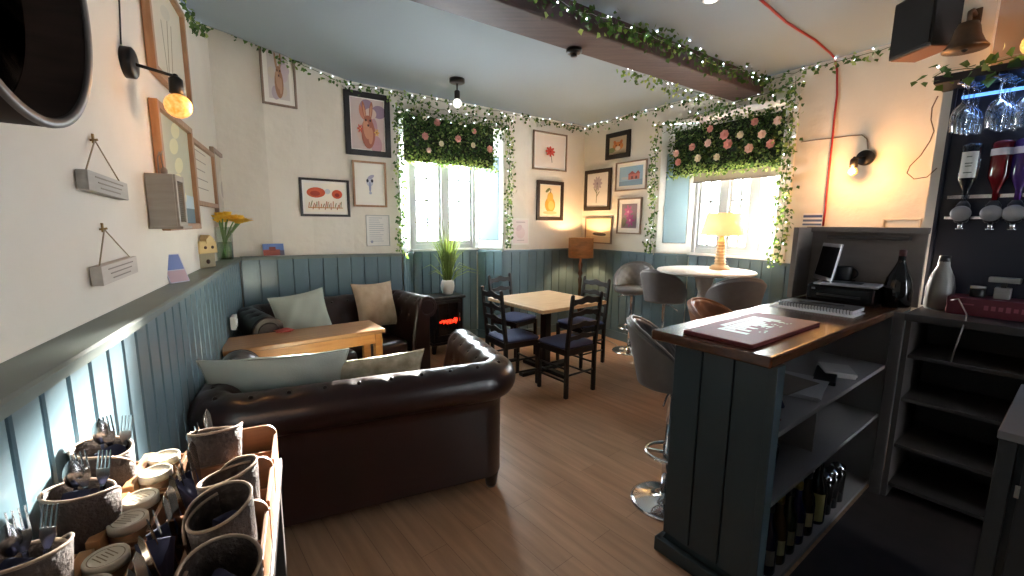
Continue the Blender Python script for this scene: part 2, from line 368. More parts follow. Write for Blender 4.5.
# windows ------------------------------------------------------------
def window(name, K0, K1, n, casements, z0, z1, J, JS, shutter_side):
    t = (K1 - K0).normalized(); n2 = V((-t.y, t.x)); L = (K1 - K0).length; rz = math.atan2(t.y, t.x)
    root = bpy.data.objects.new(name, None); COL.objects.link(root); root.location = (*K0, 0); root.rotation_euler = (0, 0, rz); struct(root)
    fr = G(); y0 = .03
    b = lambda x0, x1, za, zb, d=.06, y=y0: fr.box(((x0 + x1) / 2, y, (za + zb) / 2), (x1 - x0, d, zb - za))
    b(0, .06, z0, z1, .09); b(L - .06, L, z0, z1, .09); b(0, L, z0, z0 + .06); b(0, L, z1 - .05, z1)
    cw = (L - .1) / casements
    for i in range(1, casements): b(.05 + cw * i - .045, .05 + cw * i + .045, z0, z1, .09)
    fr.done('window_frame', WINP, root, bevel=.004)
    for i in range(casements):
        x0, x1 = .05 + cw * i + (.045 if i else .01), .05 + cw * (i + 1) - (.045 if i < casements - 1 else .01)
        fr = G(); b(x0, x0 + .035, z0 + .06, z1 - .05, .04); b(x1 - .035, x1, z0 + .06, z1 - .05, .04); b(x0, x1, z0 + .06, z0 + .1, .04); b(x0, x1, z1 - .09, z1 - .05, .04)
        xm = (x0 + x1) / 2; b(xm - .012, xm + .012, z0 + .06, z1 - .05, .03)
        h = (z1 - z0 - .11)
        for k in range(1, 5): zz = z0 + .06 + h * k / 5; b(x0, x1, zz - .011, zz + .011, .03)
        s = fr.done('sash', WINP, root)
        pn = G(); pn.box((xm, y0 + .005, (z0 + z1) / 2), (x1 - x0, .004, z1 - z0 - .12)); pn.done('pane', GLASS, s)
    g = G(); g.box((L / 2, -.02, z0 - .012), (L, .1, .024)); g.done('window_sill', WHITE, root, bevel=.004)
    # splayed reveal lining with a painted shutter panel
    a, c = (K1, JS) if shutter_side == 'r' else (J, K0)
    d = (c - a).normalized(); LL = (c - a).length; m = V((d.y, -d.x))          # m points into the opening
    def lb(g, s0, s1, za, zb, th, off=0):
        q = a + d * ((s0 + s1) / 2) + m * (off + th / 2); q2 = V((q.x, q.y)) - K0; R = Matrix.Rotation(-rz, 2)
        q2 = R @ q2; g.box((q2.x, q2.y, (za + zb) / 2), (s1 - s0, th, zb - za), rz=math.atan2(d.y, d.x) - rz)
    g = G(); lb(g, 0, LL, z0 - .01, ZH - .02, .012)
    lb(g, .0, .06, z0, ZH - .05, .02, .012); lb(g, LL - .06, LL, z0, ZH - .05, .02, .012); lb(g, 0, LL, z0, z0 + .1, .02, .012)
    g.done('reveal_lining', WHITE, root)
    g = G(); lb(g, .07, LL - .07, z0 + .11, z1 - .3, .018, .012); mid = LL / 2
    g.done('shutter', SHUT, root, bevel=.004)
    # white lining on the other, unseen-from-the-door side
    a, c = (J, K0) if shutter_side == 'r' else (K1, JS)
    d = (c - a).normalized(); LL = (c - a).length; m = V((d.y, -d.x))
    g = G(); lb(g, 0, LL, z0 - .01, ZH - .02, .012); g.done('reveal_lining', WHITE, root)
    return root
window('window_1', B0, B1, nB, 2, ZD + .02, 2.68, J10, J11, 'r')
window('window_2', R0, R1, nR, 3, ZD + .02, 2.68, J20, J21, 'l')

# daylight -----------------------------------------------------------
wd = bpy.data.worlds.new('sky'); SC.world = wd; wd.use_nodes = True
nt = wd.node_tree; bg = nt.nodes['Background']; bg.inputs[0].default_value = (.88, .95, 1, 1); bg.inputs[1].default_value = 9.0
def portal(K0, K1, n):
    l = bpy.data.lights.new('portal', 'AREA'); l.shape = 'RECTANGLE'; c = (K0 + K1) / 2 + n * .12
    l.size = (K1 - K0).length + .3; l.size_y = 1.6; l.cycles.is_portal = True
    o = bpy.data.objects.new('window_portal', l); COL.objects.link(o); o.location = (c.x, c.y, 1.95)
    o.rotation_euler = V((n.x, n.y, 0)).to_track_quat('Z', 'Y').to_euler()
portal(B0, B1, nB); portal(R0, R1, nR)
def sun(az, el, e, ang):
    l = bpy.data.lights.new('sun', 'SUN'); l.energy = e; l.angle = ang; l.color = (1, .95, .86)
    o = bpy.data.objects.new('sun', l); COL.objects.link(o)
    d = V((math.cos(az) * math.cos(el), math.sin(az) * math.cos(el), math.sin(el)))
    o.rotation_euler = d.to_track_quat('Z', 'Y').to_euler()
sun(math.radians(91), math.radians(15), 30, math.radians(3))

# beam ---------------------------------------------------------------
bd = rot2(math.radians(34.5)); e0 = V((2.29, 4.44)) + bd * .02; e1 = e0 - bd * 5.2
g = G(); g.bar((*e0, 2.87), (*e1, 2.87), .30, .16); struct(g.done('ceiling_beam', BEAM, bevel=.012))
BEAMR = lambda s: (e0 - bd * s) + V((bd.y, -bd.x)) * .15     # right edge of the beam, s from the wall
BEAML = lambda s: (e0 - bd * s) - V((bd.y, -bd.x)) * .15

SC.view_settings.view_transform = 'Standard'; SC.view_settings.look = 'None'; SC.view_settings.exposure = 2.75; SC.view_settings.gamma = 1
SC.view_settings.use_curve_mapping = False
SC.cycles.use_denoising = True; SC.cycles.max_bounces = 10; SC.cycles.diffuse_bounces = 6; SC.cycles.transparent_max_bounces = 16; SC.cycles.sample_clamp_indirect = 8
# ------------------------------------------------------------------ chesterfields
def chesterfield(name, label, loc, ang, L, D, H, group=None):
    """x along the back (as seen from behind), y to the front"""
    root = thing(name, label, 'sofa', loc, ang, group)
    rr = .11; t0 = H - rr
    prof = [(0, .10), (0, t0 - .16), (.004, t0 - .10)]                       # (outward, z)
    for k in range(15):
        a = math.radians(-62 + 215 * k / 14); prof.append((-.02 + rr * math.cos(a), t0 + rr * math.sin(a)))
    ez, zz = prof[-1]
    nin = 12
    for k in range(1, nin + 1): prof.append((ez - .07 * (k / nin), zz + (.40 - zz) * k / nin))
    prof.append((ez - .08, .16))
    cr = .13
    path = [(0 + 0, D, -1, 0)]                                                # x, y, outward normal
    yy = D
    P = []
    def seg(a, b, n, nx, ny):
        for k in range(n): P.append((a[0] + (b[0] - a[0]) * k / n, a[1] + (b[1] - a[1]) * k / n, nx, ny))
    seg((0, D), (0, cr), 26, -1, 0)
    for k in range(8): a = PI + PI / 2 * k / 8; P.append((cr + cr * math.cos(a), cr + cr * math.sin(a), math.cos(a), math.sin(a)))
    seg((cr, 0), (L - cr, 0), 44, 0, -1)
    for k in range(8): a = -PI / 2 + PI / 2 * k / 8; P.append((L - cr + cr * math.cos(a), cr + cr * math.sin(a), math.cos(a), math.sin(a)))
    seg((L, cr), (L, D), 26, 1, 0); P.append((L, D, 1, 0))
    arc = [0]
    for a, b in zip(P, P[1:]): arc.append(arc[-1] + math.hypot(a[0] - b[0], a[1] - b[1]))
    pl = [0]
    for a, b in zip(prof, prof[1:]): pl.append(pl[-1] + math.hypot(a[0] - b[0], a[1] - b[1]))
    i_top = 8
    rows = [pl[12], pl[16], pl[21]]; pitch = .15; n = int(arc[-1] / pitch)
    btn = []
    for r, tt in enumerate(rows):
        for k in range(n + 1):
            s = (k + (.5 if r % 2 else 0)) * arc[-1] / n
            if .03 < s < arc[-1] - .03: btn.append((s, tt))
    def dent(s, t):
        d = 0
        for bs, bt in btn:
            q = ((s - bs) ** 2 + (t - bt) ** 2)
            if q < .02: d += math.exp(-q / .00055)
        return min(1, d)
    g = G(); vs = []; np_ = len(prof)
    nrm = []
    for j in range(np_):
        a, b = prof[max(j - 1, 0)], prof[min(j + 1, np_ - 1)]; dx, dz = b[0] - a[0], b[1] - a[1]; l = math.hypot(dx, dz); nrm.append((dz / l, -dx / l))
    for i, (x, y, nx, ny) in enumerate(P):
        for j, (e, z) in enumerate(prof):
            d = .02 * dent(arc[i], pl[j]) if j > 5 else 0
            e2 = e - nrm[j][0] * d; z2 = z - nrm[j][1] * d
            k = 1
            if e2 < -cr * .98 and abs(nx) > .05 and abs(ny) > .05: e2 = max(e2, -cr * 1.9)
            vs.append((x + nx * e2, y + ny * e2, z2))
    fs = [(i * np_ + j, i * np_ + j + 1, (i + 1) * np_ + j + 1, (i + 1) * np_ + j) for i in range(len(P) - 1) for j in range(np_ - 1)]
    fs += [tuple(range(np_)), tuple((len(P) - 1) * np_ + j for j in range(np_ - 1, -1, -1))]
    g.add(vs, fs, True)
    g.done('back_and_arms', LEATHER, root, fixn=True)
    # piping line under the roll
    g = G(); g.tube([(x + nx * .012, y + ny * .012, t0 - .1) for x, y, nx, ny in P], .006, 6); g.done('piping', LEATHER, root)
    # buttons
    g = G()
    def at(s, t):
        for i in range(len(arc) - 1):
            if s <= arc[i + 1]: break
        f = (s - arc[i]) / (arc[i + 1] - arc[i]); a, b = P[i], P[i + 1]
        for j in range(len(pl) - 1):
            if t <= pl[j + 1]: break
        h = (t - pl[j]) / (pl[j + 1] - pl[j]); e = prof[j][0] + (prof[j + 1][0] - prof[j][0]) * h; z = prof[j][1] + (prof[j + 1][1] - prof[j][1]) * h
        e -= nrm[j][0] * .014; z -= nrm[j][1] * .014
        nx, ny = a[2] + (b[2] - a[2]) * f, a[3] + (b[3] - a[3]) * f
        return V((a[0] + (b[0] - a[0]) * f + nx * e, a[1] + (b[1] - a[1]) * f + ny * e, z))
    g.ball((0, 0, 0), .011, 8, m=5); b0 = g.done('button', STUD, root); b0.location = at(*btn[0])
    for s, t in btn[1:]: b1 = b0.copy(); COL.objects.link(b1); b1.parent = root; b1.location = at(s, t)
    # front scroll faces
    for x0, sg in ((0, -1), (L, 1)):
        g = G(); c = [(-sg * 0 + e * sg * 1, z) for e, z in prof[:18]] + [(sg * -.17, .40), (sg * -.17, .10)]
        g.prism(c, (x0, D + .001, 0), (1, 0, 0), (0, 0, 1), (0, .022, 0)); o = g.done('scroll_front', LEATHER, root, bevel=.008)
        g = G(); g.tube([(x0 + sg * (-.02 + .07 * math.cos(a * .2)), D + .024, t0 + .07 * math.sin(a * .2)) for a in range(32)], .005, 5); g.done('piping', STUD, o)
    # seat
    w = (L - .42) / 2
    for k in range(2):
        g = G(); x = .21 + w * (k + .5)
        def cu(u, v, x=x):
            a = u * 2 * PI; ca, sa = math.cos(a), math.sin(a); e = .28
            sx = math.copysign(abs(ca) ** e, ca) * (w / 2 - .004); sy = math.copysign(abs(sa) ** e, sa) * ((D - .20) / 2)
            ph = (v - .5) * PI; r = max(1e-4, math.cos(ph)) ** .35
            return V((x + sx * r, .20 + (D - .20) / 2 + .02 + sy * r, .385 + .075 * math.copysign(abs(math.sin(ph)) ** .6, math.sin(ph))))
        g.grid(cu, 48, 17, wrapu=True); g.done('seat_cushion', LEATHER, root)
    g = G(); g.box((L / 2, D / 2 + .04, .22), (L - .3, D - .12, .2)); g.done('seat_base', LEATHER, root, bevel=.015)
    for x in (.07, L - .07):
        for y in (.07, D - .06):
            g = G(); g.lathe([(.026, 0), (.034, .02), (.04, .07), (.045, .105)], (x, y, 0), 14); g.done('foot', BLACKW, root)
    return root
A1 = math.radians(24)
c1 = V((-.022, 2.335)) - rot2(A1) * 1.43
chesterfield('chesterfield_sofa', 'oxblood leather chesterfield sofa in front, its back turned towards the bar', (c1.x, c1.y, 0), A1, 1.43, .80, .785)
A2 = math.radians(225.5); o2 = V((-1.26, 4.56))
chesterfield('chesterfield_sofa', 'dark leather chesterfield sofa standing against the blue boarding under the poppy picture', (o2.x, o2.y, 0), A2, 1.44, .62, .85)

def pillow(name, label, m, c, w, h, th, M, sub=None, seedv=0):
    r = random.Random(seedv); ph = [r.uniform(0, 6) for _ in range(4)]
    g = G(); c = V(c)
    def f(sgn):
        def q(u, v):
            x, y = 2 * u - 1, 2 * v - 1
            k = (max(0, 1 - x * x) ** .55) * (max(0, 1 - y * y) ** .55)
            pin = 1 - .09 * (1 - abs(x) ** 2) * abs(y) ** 3; pin2 = 1 - .09 * (1 - abs(y) ** 2) * abs(x) ** 3
            z = sgn * th / 2 * k * (1 + .10 * math.sin(5 * x + ph[0]) * math.sin(4 * y + ph[1]) + .05 * math.sin(11 * x - 7 * y + ph[2]))
            return c + M @ V((x * w / 2 * pin2, y * h / 2 * pin, z))
        return q
    g.grid(f(1), 25, 25); g.grid(f(-1), 25, 25)
    o = g.done(name, m)
    e = G(); pts = []
    fn = f(1)
    for k in range(24): pts.append(fn(k / 24, 0))
    for k in range(24): pts.append(fn(1, k / 24))
    for k in range(24): pts.append(fn(1 - k / 24, 1))
    for k in range(25): pts.append(fn(0, 1 - k / 24))
    e.tube(pts, .004, 6); e.done('piping', m, o)
    return tag(o, label, 'cushion')
def lean(yaw, tilt, roll=0):     # pillow face looks along yaw, leaning back by tilt
    return Matrix.Rotation(yaw, 3, 'Z') @ Matrix.Rotation(PI / 2 - tilt, 3, 'X') @ Matrix.Rotation(roll, 3, 'Z')
FLORAL = mat('floral_cushion_cloth', (200, 194, 170), .9, var=(142, 136, 110), scale=(16, 16, 16), detail=2, bump=.3, bscale=120, bdist=.004)
def on1(x, y, z): q = c1 + rot2(A1) * x + rot2(A1 + PI / 2) * y; return (q.x, q.y, z)
def on2(x, y, z): q = o2 + rot2(A2) * x + rot2(A2 + PI / 2) * y; return (q.x, q.y, z)
pillow('cushion', 'pale green linen cushion standing on the front sofa beside the boarded wall', PALE, on1(.27, .30, .68), .66, .48, .17, lean(A1 + PI, .42, .03), seedv=1)
pillow('cushion', 'grey and beige leaf-patterned cushion lying low on the front sofa', FLORAL, on1(.77, .34, .635), .50, .44, .15, lean(A1 + PI, .50, -.05), seedv=2)
pillow('cushion', 'pale green linen cushion on the rear sofa behind the oak table', PALE, on2(1.04, .25, .735), .46, .44, .15, lean(A2 + PI, .34, .1), seedv=3)
pillow('cushion', 'beige hessian cushion propped in the window-side corner of the rear sofa', BEIGE, on2(.36, .26, .755), .47, .45, .15, lean(A2 + PI + .2, .3, -.04), seedv=4)

# oak low table --------------------------------------------------------
TA = math.radians(37); tcn = V((-1.505, 3.065))
t = thing('oak_table', 'long oak table standing between the two leather sofas', 'table', (tcn.x, tcn.y, 0), TA)
TL, TWD, TH = 1.05, .38, .74
g = G(); g.box((0, 0, TH - .016), (TL, TWD, .032)); g.done('tabletop', OAKX, t, bevel=.006)
g = G()
for y in (-TWD / 2 + .04, TWD / 2 - .04): g.box((0, y, TH - .072), (TL - .1, .02, .08))
for x in (-TL / 2 + .05, TL / 2 - .05): g.box((x, 0, TH - .072), (.02, TWD - .09, .08))
g.done('apron', OAK, t, bevel=.002)
for x in (-TL / 2 + .05, TL / 2 - .05):
    for y in (-TWD / 2 + .05, TWD / 2 - .05):
        g = G(); g.bar((x, y, 0), (x, y, TH - .033), .055); g.done('leg', OAK, t, bevel=.003)
q = atz(284, 331, TH)
for k in range(3):
    g = G(); g.box((q.x + .004 * k, q.y - .006 * k, TH + .0025 + .004 * k), (.10, .10, .004), rz=.4 + .35 * k)
    tag(g.done('drinks_coaster', mat('red_card', (176, 74, 66), .7), bevel=.001), ['red card drinks coaster lying flat on the oak table, lowest of its pile', 'red card drinks coaster in the middle of the pile on the oak table', 'red card drinks coaster on top of the pile on the oak table'][k], 'coaster', 'red coasters on the oak table')
g = G(); q = onw(234, 322, nL, -.455); g.box((q.x, q.y, q.z), (.03, .13, .09), rz=math.atan2(nL.y, nL.x)); s = g.done('power_socket', mat('socket_plastic', (190, 190, 186), .5), bevel=.004)
tag(s, 'pale plastic power socket on the boarding behind the oak table', 'socket')
for dy in (-.03, .03):
    g = G(); g.box((q.x + nL.x * .016 + tL.x * dy, q.y + nL.y * .016 + tL.y * dy, q.z), (.004, .025, .03), rz=math.atan2(nL.y, nL.x)); g.done('switch', WHITE, s)

# ladder-back dining chairs -------------------------------------------
def ladder_chair():
    r = thing('dining_chair', '', 'chair')                    # faces +y, origin under the seat centre
    w, d, sh, H = .40, .40, .45, .935
    for sx in (-1, 1):
        g = G(); x = sx * (w / 2 - .02)
        g.bar((x, -d / 2 + .02, 0), (x, -d / 2 + .02, sh), .034); g.bar((x, -d / 2 + .02, sh), (x * 1.02, -d / 2 - .035, H), .034, w2=.028)
        g.ball((x * 1.02, -d / 2 - .036, H + .004), .018, 10, sz=.8)
        g.done('leg', BLACKW, r, bevel=.004)
        g = G(); g.bar((x, d / 2 - .02, 0), (x, d / 2 - .02, sh - .01), .03, w2=.036); g.done('leg', BLACKW, r, bevel=.004)
        for z in (.15, .27):
            g = G(); g.tube([(x, -d / 2 + .03, z), (x, d / 2 - .03, z)], .010, 8); g.done('stretcher', BLACKW, r)
    g = G(); g.tube([(-w / 2 + .03, d / 2 - .02, .21), (w / 2 - .03, d / 2 - .02, .21)], .010, 8); g.done('stretcher', BLACKW, r)
    g = G(); g.tube([(-w / 2 + .03, -d / 2 + .02, .21), (w / 2 - .03, -d / 2 + .02, .21)], .010, 8); g.done('stretcher', BLACKW, r)
    g = G()
    for y in (-d / 2 + .02, d / 2 - .02): g.box((0, y, sh - .03), (w - .06, .024, .055))
    for x in (-w / 2 + .02, w / 2 - .02): g.box((x, 0, sh - .03), (.024, d - .06, .055))
    g.done('seat_frame', BLACKW, r, bevel=.003)
    g = G()
    def cu(u, v):
        a = u * 2 * PI; ca, sa = math.cos(a), math.sin(a); e = .3; ph = (v - .5) * PI; k = max(1e-4, math.cos(ph)) ** .4
        return V((math.copysign(abs(ca) ** e, ca) * .205 * k, math.copysign(abs(sa) ** e, sa) * .2 * k + .012, sh + .012 + .026 * math.sin(ph)))
    g.grid(cu, 40, 11, wrapu=True); g.done('seat', NAVYPAD, r)
    for k, z in enumerate((.545, .655, .765, .875)):
        top, bot = [], []
        hh = .05 if k < 3 else .062
        for i in range(25):
            x = -1 + i / 12; xx = x * (w / 2 - .022)
            f = .55 + .45 * math.cos(x * PI * .5) + .12 * math.cos(x * PI * 2) + (.16 * math.exp(-(x / .16) ** 2))
            b = .30 * math.cos(x * PI * .5) + .10 * math.cos(x * PI * 3)
            top.append((xx, hh * f * .72)); bot.append((xx, -hh * .42 + hh * b * .8))
        yk = -d / 2 + .02 - .055 * (z - sh) / (H - sh)
        g = G(); g.prism(top + bot[::-1], (0, yk - .006, z), (1, 0, 0), (0, -.11, 1), (0, .013, 0)); g.done('back_slat', BLACKW, r)
    return r
ch = ladder_chair()
def put(o, p, face): o.location = (p.x, p.y, 0); o.rotation_euler = (0, 0, math.atan2(face[1], face[0]) - PI / 2)
TC = V((.36, 4.43)); TR = math.radians(38); E1, E2 = rot2(TR), rot2(TR + PI / 2)
spots = [(V((.64, 3.77)), E2, 'black ladder-back chair with its back to us, nearest the bar end'),
         (V((-.155, 4.01)), E1 * .9 + E2 * -.1, 'black ladder-back chair at the wooden square table, on the side nearer the front sofa'),
         (V((.935, 4.86)), E1 * -1, 'black ladder-back chair tucked under the square table on the bar stool side'),
         (V((-.115, 5.10)), E2 * -1 + E1 * .2, 'black ladder-back chair at the square table beside the electric stove')]
for i, (p, f, lb) in enumerate(spots):
    f = f.normalized(); c = p + f * .19
    o = ch if i == 0 else dup(ch, (0, 0, 0), 0, lb)
    o['label'] = lb; o['group'] = 'ladder-back chairs round the square table'; put(o, c, f)
t = thing('dining_table', 'square pale wooden dining table on a black pedestal base', 'table', (TC.x, TC.y, 0), TR)
g = G(); g.box((0, 0, .757), (.88, .88, .036)); g.done('tabletop', PINE, t, bevel=.006)
g = G(); g.box((0, 0, .727), (.6, .6, .024)); g.done('top_bracket', BLACKM, t)
g = G(); g.box((0, 0, .38), (.085, .085, .68)); g.done('column', BLACKM, t, bevel=.01)
g = G(); g.bar((-.33, 0, .02), (.33, 0, .02), .075, .04); g.bar((0, -.33, .02), (0, .33, .02), .075, .04); g.box((0, 0, .045), (.16, .16, .03)); g.done('foot', BLACKM, t, bevel=.008)

# electric stove and the plant on it ------------------------------------
sc_ = V((-.83, 5.12)); SA = math.atan2(tB.y, tB.x)
t = thing('electric_stove', 'small black electric stove with glowing red flame effect in the window recess', 'heater', (sc_.x, sc_.y, 0), SA); t.scale = (1, 1, 1.14)
g = G(); g.box((0, 0, .35), (.40, .24, .46)); g.done('firebox', BLACKM, t, bevel=.008)
g = G(); g.box((0, -.01, .594), (.45, .29, .028)); g.done('top_plate', BLACKM, t, bevel=.008)
g = G(); g.box((0, -.012, .112), (.44, .28, .024)); g.done('base_plate', BLACKM, t, bevel=.006)
for x in (-.18, .18):
    for y in (-.09, .09):
        g = G(); g.bar((x, y, 0), (x * .94, y * .94, .10), .035, w2=.05); g.done('leg', BLACKM, t, bevel=.006)
g = G()
for a, b_, c, d_ in ((-.16, .16, .535, .57), (-.16, .16, .15, .2), (-.16, -.125, .2, .535), (.125, .16, .2, .535)): g.box(((a + b_) / 2, -.128, (c + d_) / 2), (b_ - a, .02, d_ - c))
g.box((0, -.13, .37), (.012, .012, .34)); dr = g.done('door', BLACKM, t, bevel=.004)
g = G(); g.tube([(.135, -.14, .33), (.135, -.16, .34), (.135, -.16, .42), (.135, -.14, .43)], .006, 6); g.done('handle', CHROME, dr)
g = G(); g.box((0, -.122, .37), (.25, .004, .34)); g.done('glow_window', mat('stove_back', (16, 10, 9), .2), t)
g = G(); rr = random.Random(3)
for k in range(20):
    x = -.11 + .22 * k / 19; h = rr.uniform(.02, .055); g.ball((x, -.128, .34 + rr.uniform(-.012, .012)), rr.uniform(.006, .011), 6, sz=h / .02)
g.done('flame', mat('ember', (255, 50, 30), .5, emit=.7, erg=(255, 40, 20)), t)
pc = sc_ + tB * .06
t = thing('potted_grass', 'tall green grass plant in a white pot on the electric stove', 'plant', (pc.x, pc.y, .695)); t.scale = (1.15, 1.15, 1.2)
g = G(); g.lathe([(.03, 0), (.05, .004), (.066, .05), (.072, .09), (.066, .13), (.056, .15), (.050, .15), (.058, .125), (.05, .1), (1e-5, .1)], n=24); g.done('pot', mat('white_ceramic', (236, 234, 228), .3), t)
for nm, m, n, sd in (('grass_blades', LEAFC, 150, 5), ('stalks', mat('dry_stalk', (112, 116, 70), .8), 26, 6)):
    g = G(); rr = random.Random(sd)
    for k in range(n):
        a = rr.uniform(0, 2 * PI); r0 = rr.uniform(0, .035); h = rr.uniform(.28, .52) if nm[0] == 'g' else rr.uniform(.4, .66); sp = rr.uniform(.02, .17) if nm[0] == 'g' else rr.uniform(.01, .12)
        if nm[0] == 'g' and k < 14: sp = rr.uniform(.2, .34); h = rr.uniform(.14, .26)
        p0 = V((r0 * math.cos(a), r0 * math.sin(a), .1)); d = V((math.cos(a), math.sin(a), 0))
        pts = [p0, p0 + d * sp * .25 + V((0, 0, h * .55)), p0 + d * sp * .6 + V((0, 0, h * .85)), p0 + d * sp + V((0, 0, h * (1 if sp < .2 else .7)))]
        g.tube(pts, [.003, .0035, .0028, .0006], 4)
    tag(g.done(nm, m, t), kind='stuff')

# corner floor lamp -----------------------------------------------------
lp = aty(580.5, 262, 5.9)
t = thing('floor_lamp', 'tall turned floor lamp with a glowing wood-veneer drum shade in the corner', 'lamp', (lp.x, lp.y, 0))
g = G(); g.lathe([(.14, 0), (.14, .02), (.11, .035), (.03, .05), (.022, .09)], n=28); g.done('base', mat('lamp_wood', (86, 60, 40), .45), t)
g = G(); g.lathe([(.02, .09), (.028, .3), (.018, .34), (.026, .38), (.02, .7), (.03, .8), (.016, .84), (.034, .88), (.02, .93), (.03, 1.0), (.014, 1.04), (.012, 1.13)], n=16); g.done('pole', mat('lamp_wood', (86, 60, 40), .45), t)
SHADE = mat('veneer_shade', (112, 76, 48), .7, var=(56, 36, 23), scale=(5, 5, 16), emit=.012, erg=(255, 150, 60), detail=6)
g = G(); g.lathe([(.165, 1.10), (.165, 1.37)], n=40); g.s = 0; g.f = [f for f in g.f if len(f) == 4]; n_ = len(g.f); g.mi = g.mi[:n_]; g.sm = g.sm[:n_]
o = g.done('lamp_shade', SHADE, t, solid=.004)
g = G(); g.ball((0, 0, 1.2), .03, 12); g.done('bulb', mat('warm_bulb', (255, 214, 150), .4, emit=8, erg=(255, 190, 110)), t)
def point(p, e, col, r=.03):
    l = bpy.data.lights.new('bulb_light', 'POINT'); l.energy = e; l.color = col; l.shadow_soft_size = r
    o = bpy.data.objects.new('bulb_light', l); COL.objects.link(o); o.location = p; return o
point((lp.x, lp.y, 1.28), 5, (1, .62, .3))

# bar stools -------------------------------------------------------------
def bar_stool(m, shape='bucket'):
    r = thing('bar_stool', '', 'bar stool')                # faces +y
    g = G(); g.lathe([(.21, 0), (.21, .008), (.19, .016), (.10, .028), (.03, .045), (.026, .06)], n=40); g.done('base', CHROME, r)
    g = G(); g.lathe([(.026, .05), (.026, .36), (.018, .365), (.018, .70), (.03, .705), (.05, .725)], n=20); g.done('gas_column', CHROME, r)
    g = G(); g.tube([(.13 * math.sin(a * PI / 12), .02 + .15 * math.cos(a * PI / 12) * 1.0, .31) for a in range(25)], .011, 8); g.bar((0, -.13, .31), (0, .16, .31), .016); g.done('footrest', CHROME, r)
    g = G(); g.tube([(.02, 0, .70), (.12, -.03, .69), (.19, -.05, .66)], .006, 6); g.done('lever', CHROME, r)
    g = G(); g.lathe([(1e-5, .715), (.12, .72), (.195, .75), (.205, .785), (.19, .81), (1e-5, .815)], n=36, sy=.98); g.done('seat', m, r)
    # wrap-round back
    g = G()
    def sh(u, v, off=0):
        a = (u - .5) * 2 * math.radians(118); c = math.cos(a / 1.32)
        top = .06 + .29 * max(0, c) ** .75
        rad = .205 + .035 * v + .02 * max(0, math.cos(a)) * v
        q = 1
        rad -= off
        n = (abs(math.sin((u * 9 + v * 3.2) * PI)) * abs(math.sin((u * 9 - v * 3.2) * PI))) ** .4 if off else 0
        rad -= n * .02
        rad -= off * 0
        return V((rad * math.sin(a) * q, -rad * math.cos(a) - .03 * v, .735 + top * v))
    nu, nv = 45, 15
    o_ = [[sh(i / (nu - 1), j / (nv - 1)) for j in range(nv)] for i in range(nu)]
    i_ = [[sh(i / (nu - 1), j / (nv - 1), .036) for j in range(nv)] for i in range(nu)]
    vs = [p for row in o_ for p in row] + [p for row in i_ for p in row]; N = nu * nv
    fs = []
    for i in range(nu - 1):
        for j in range(nv - 1):
            k = i * nv + j; fs.append((k, k + 1, k + nv + 1, k + nv)); fs.append((N + k, N + k + nv, N + k + nv + 1, N + k + 1))
        k = i * nv + nv - 1; fs.append((k, N + k, N + k + nv, k + nv)); k = i * nv; fs.append((k, k + nv, N + k + nv, N + k))
    for i in (0, nu - 1):
        for j in range(nv - 1): k = i * nv + j; fs.append((k, N + k, N + k + 1, k + 1))
    g.add(vs, fs, True); g.done('backrest', m, r)
    g = G(); g.tube([(a + b) / 2 + V((0, 0, .006)) for a, b in ((o_[i][-1], i_[i][-1]) for i in range(nu))], .012, 6); g.done('piping', m, r)
    return r
st = bar_stool(GREYL); st['label'] = 'grey quilted bar stool by the blue boarding, its seat turned to the room'
st['group'] = 'grey bar stools by the round table'
GS = 'grey bar stools by the round table'
pA = atz(629, 351, 0).xy
def setst(o, p, face, dz=0): o.location = (p.x, p.y, 0); o.rotation_euler = (0, 0, math.atan2(face[1], face[0]) - PI / 2); o.scale = (1, 1, 1 + dz)
setst(st, pA, (-.55, -.83), 0)
pB = atz(660, 366, 0).xy
o = dup(st, (0, 0, 0), 0, 'grey bar stool with its back to us, left of the round white table', GS); setst(o, pB, (.75, .66), -.0)
pC = V((.462, .887)) * 4.35
o = dup(st, (0, 0, 0), 0, 'grey bar stool in front of the round white table under the lit lamp', GS); setst(o, pC, (.1, 1), .02)
pE = bar(2.03, -1.275).xy
o = dup(st, (0, 0, 0), 0, 'grey bar stool pushed against the bar end panel, nearest the camera', GS); setst(o, pE, (.95, -.3), -.05); o.scale = (.88, .88, .96)
sd = bar_stool(TANL); sd['label'] = 'tan bar stool whose back peeps over the bar top'
pD = V((1.60, 3.12)); setst(sd, pD, (.6, -.8), -.1)
# floor cable by the skirting
g = G(); a = atz(604, 338, .012); b_ = atz(622, 350, .012); c = atz(660, 364, .012)
g.tube([a, (a + b_) / 2 + V((.03, -.02, 0)), b_, (b_ + c) / 2 + V((-.05, -.03, 0)), c], .007, 6)
o = tag(g.done('floor_cable', mat('grey_cable', (170, 165, 158), .6)), 'pale cable with a plug lying along the floor behind the stools', 'cable')
g = G(); g.box((b_.x, b_.y, .02), (.06, .05, .035), rz=.5); g.done('plug', WHITE, o, bevel=.006)

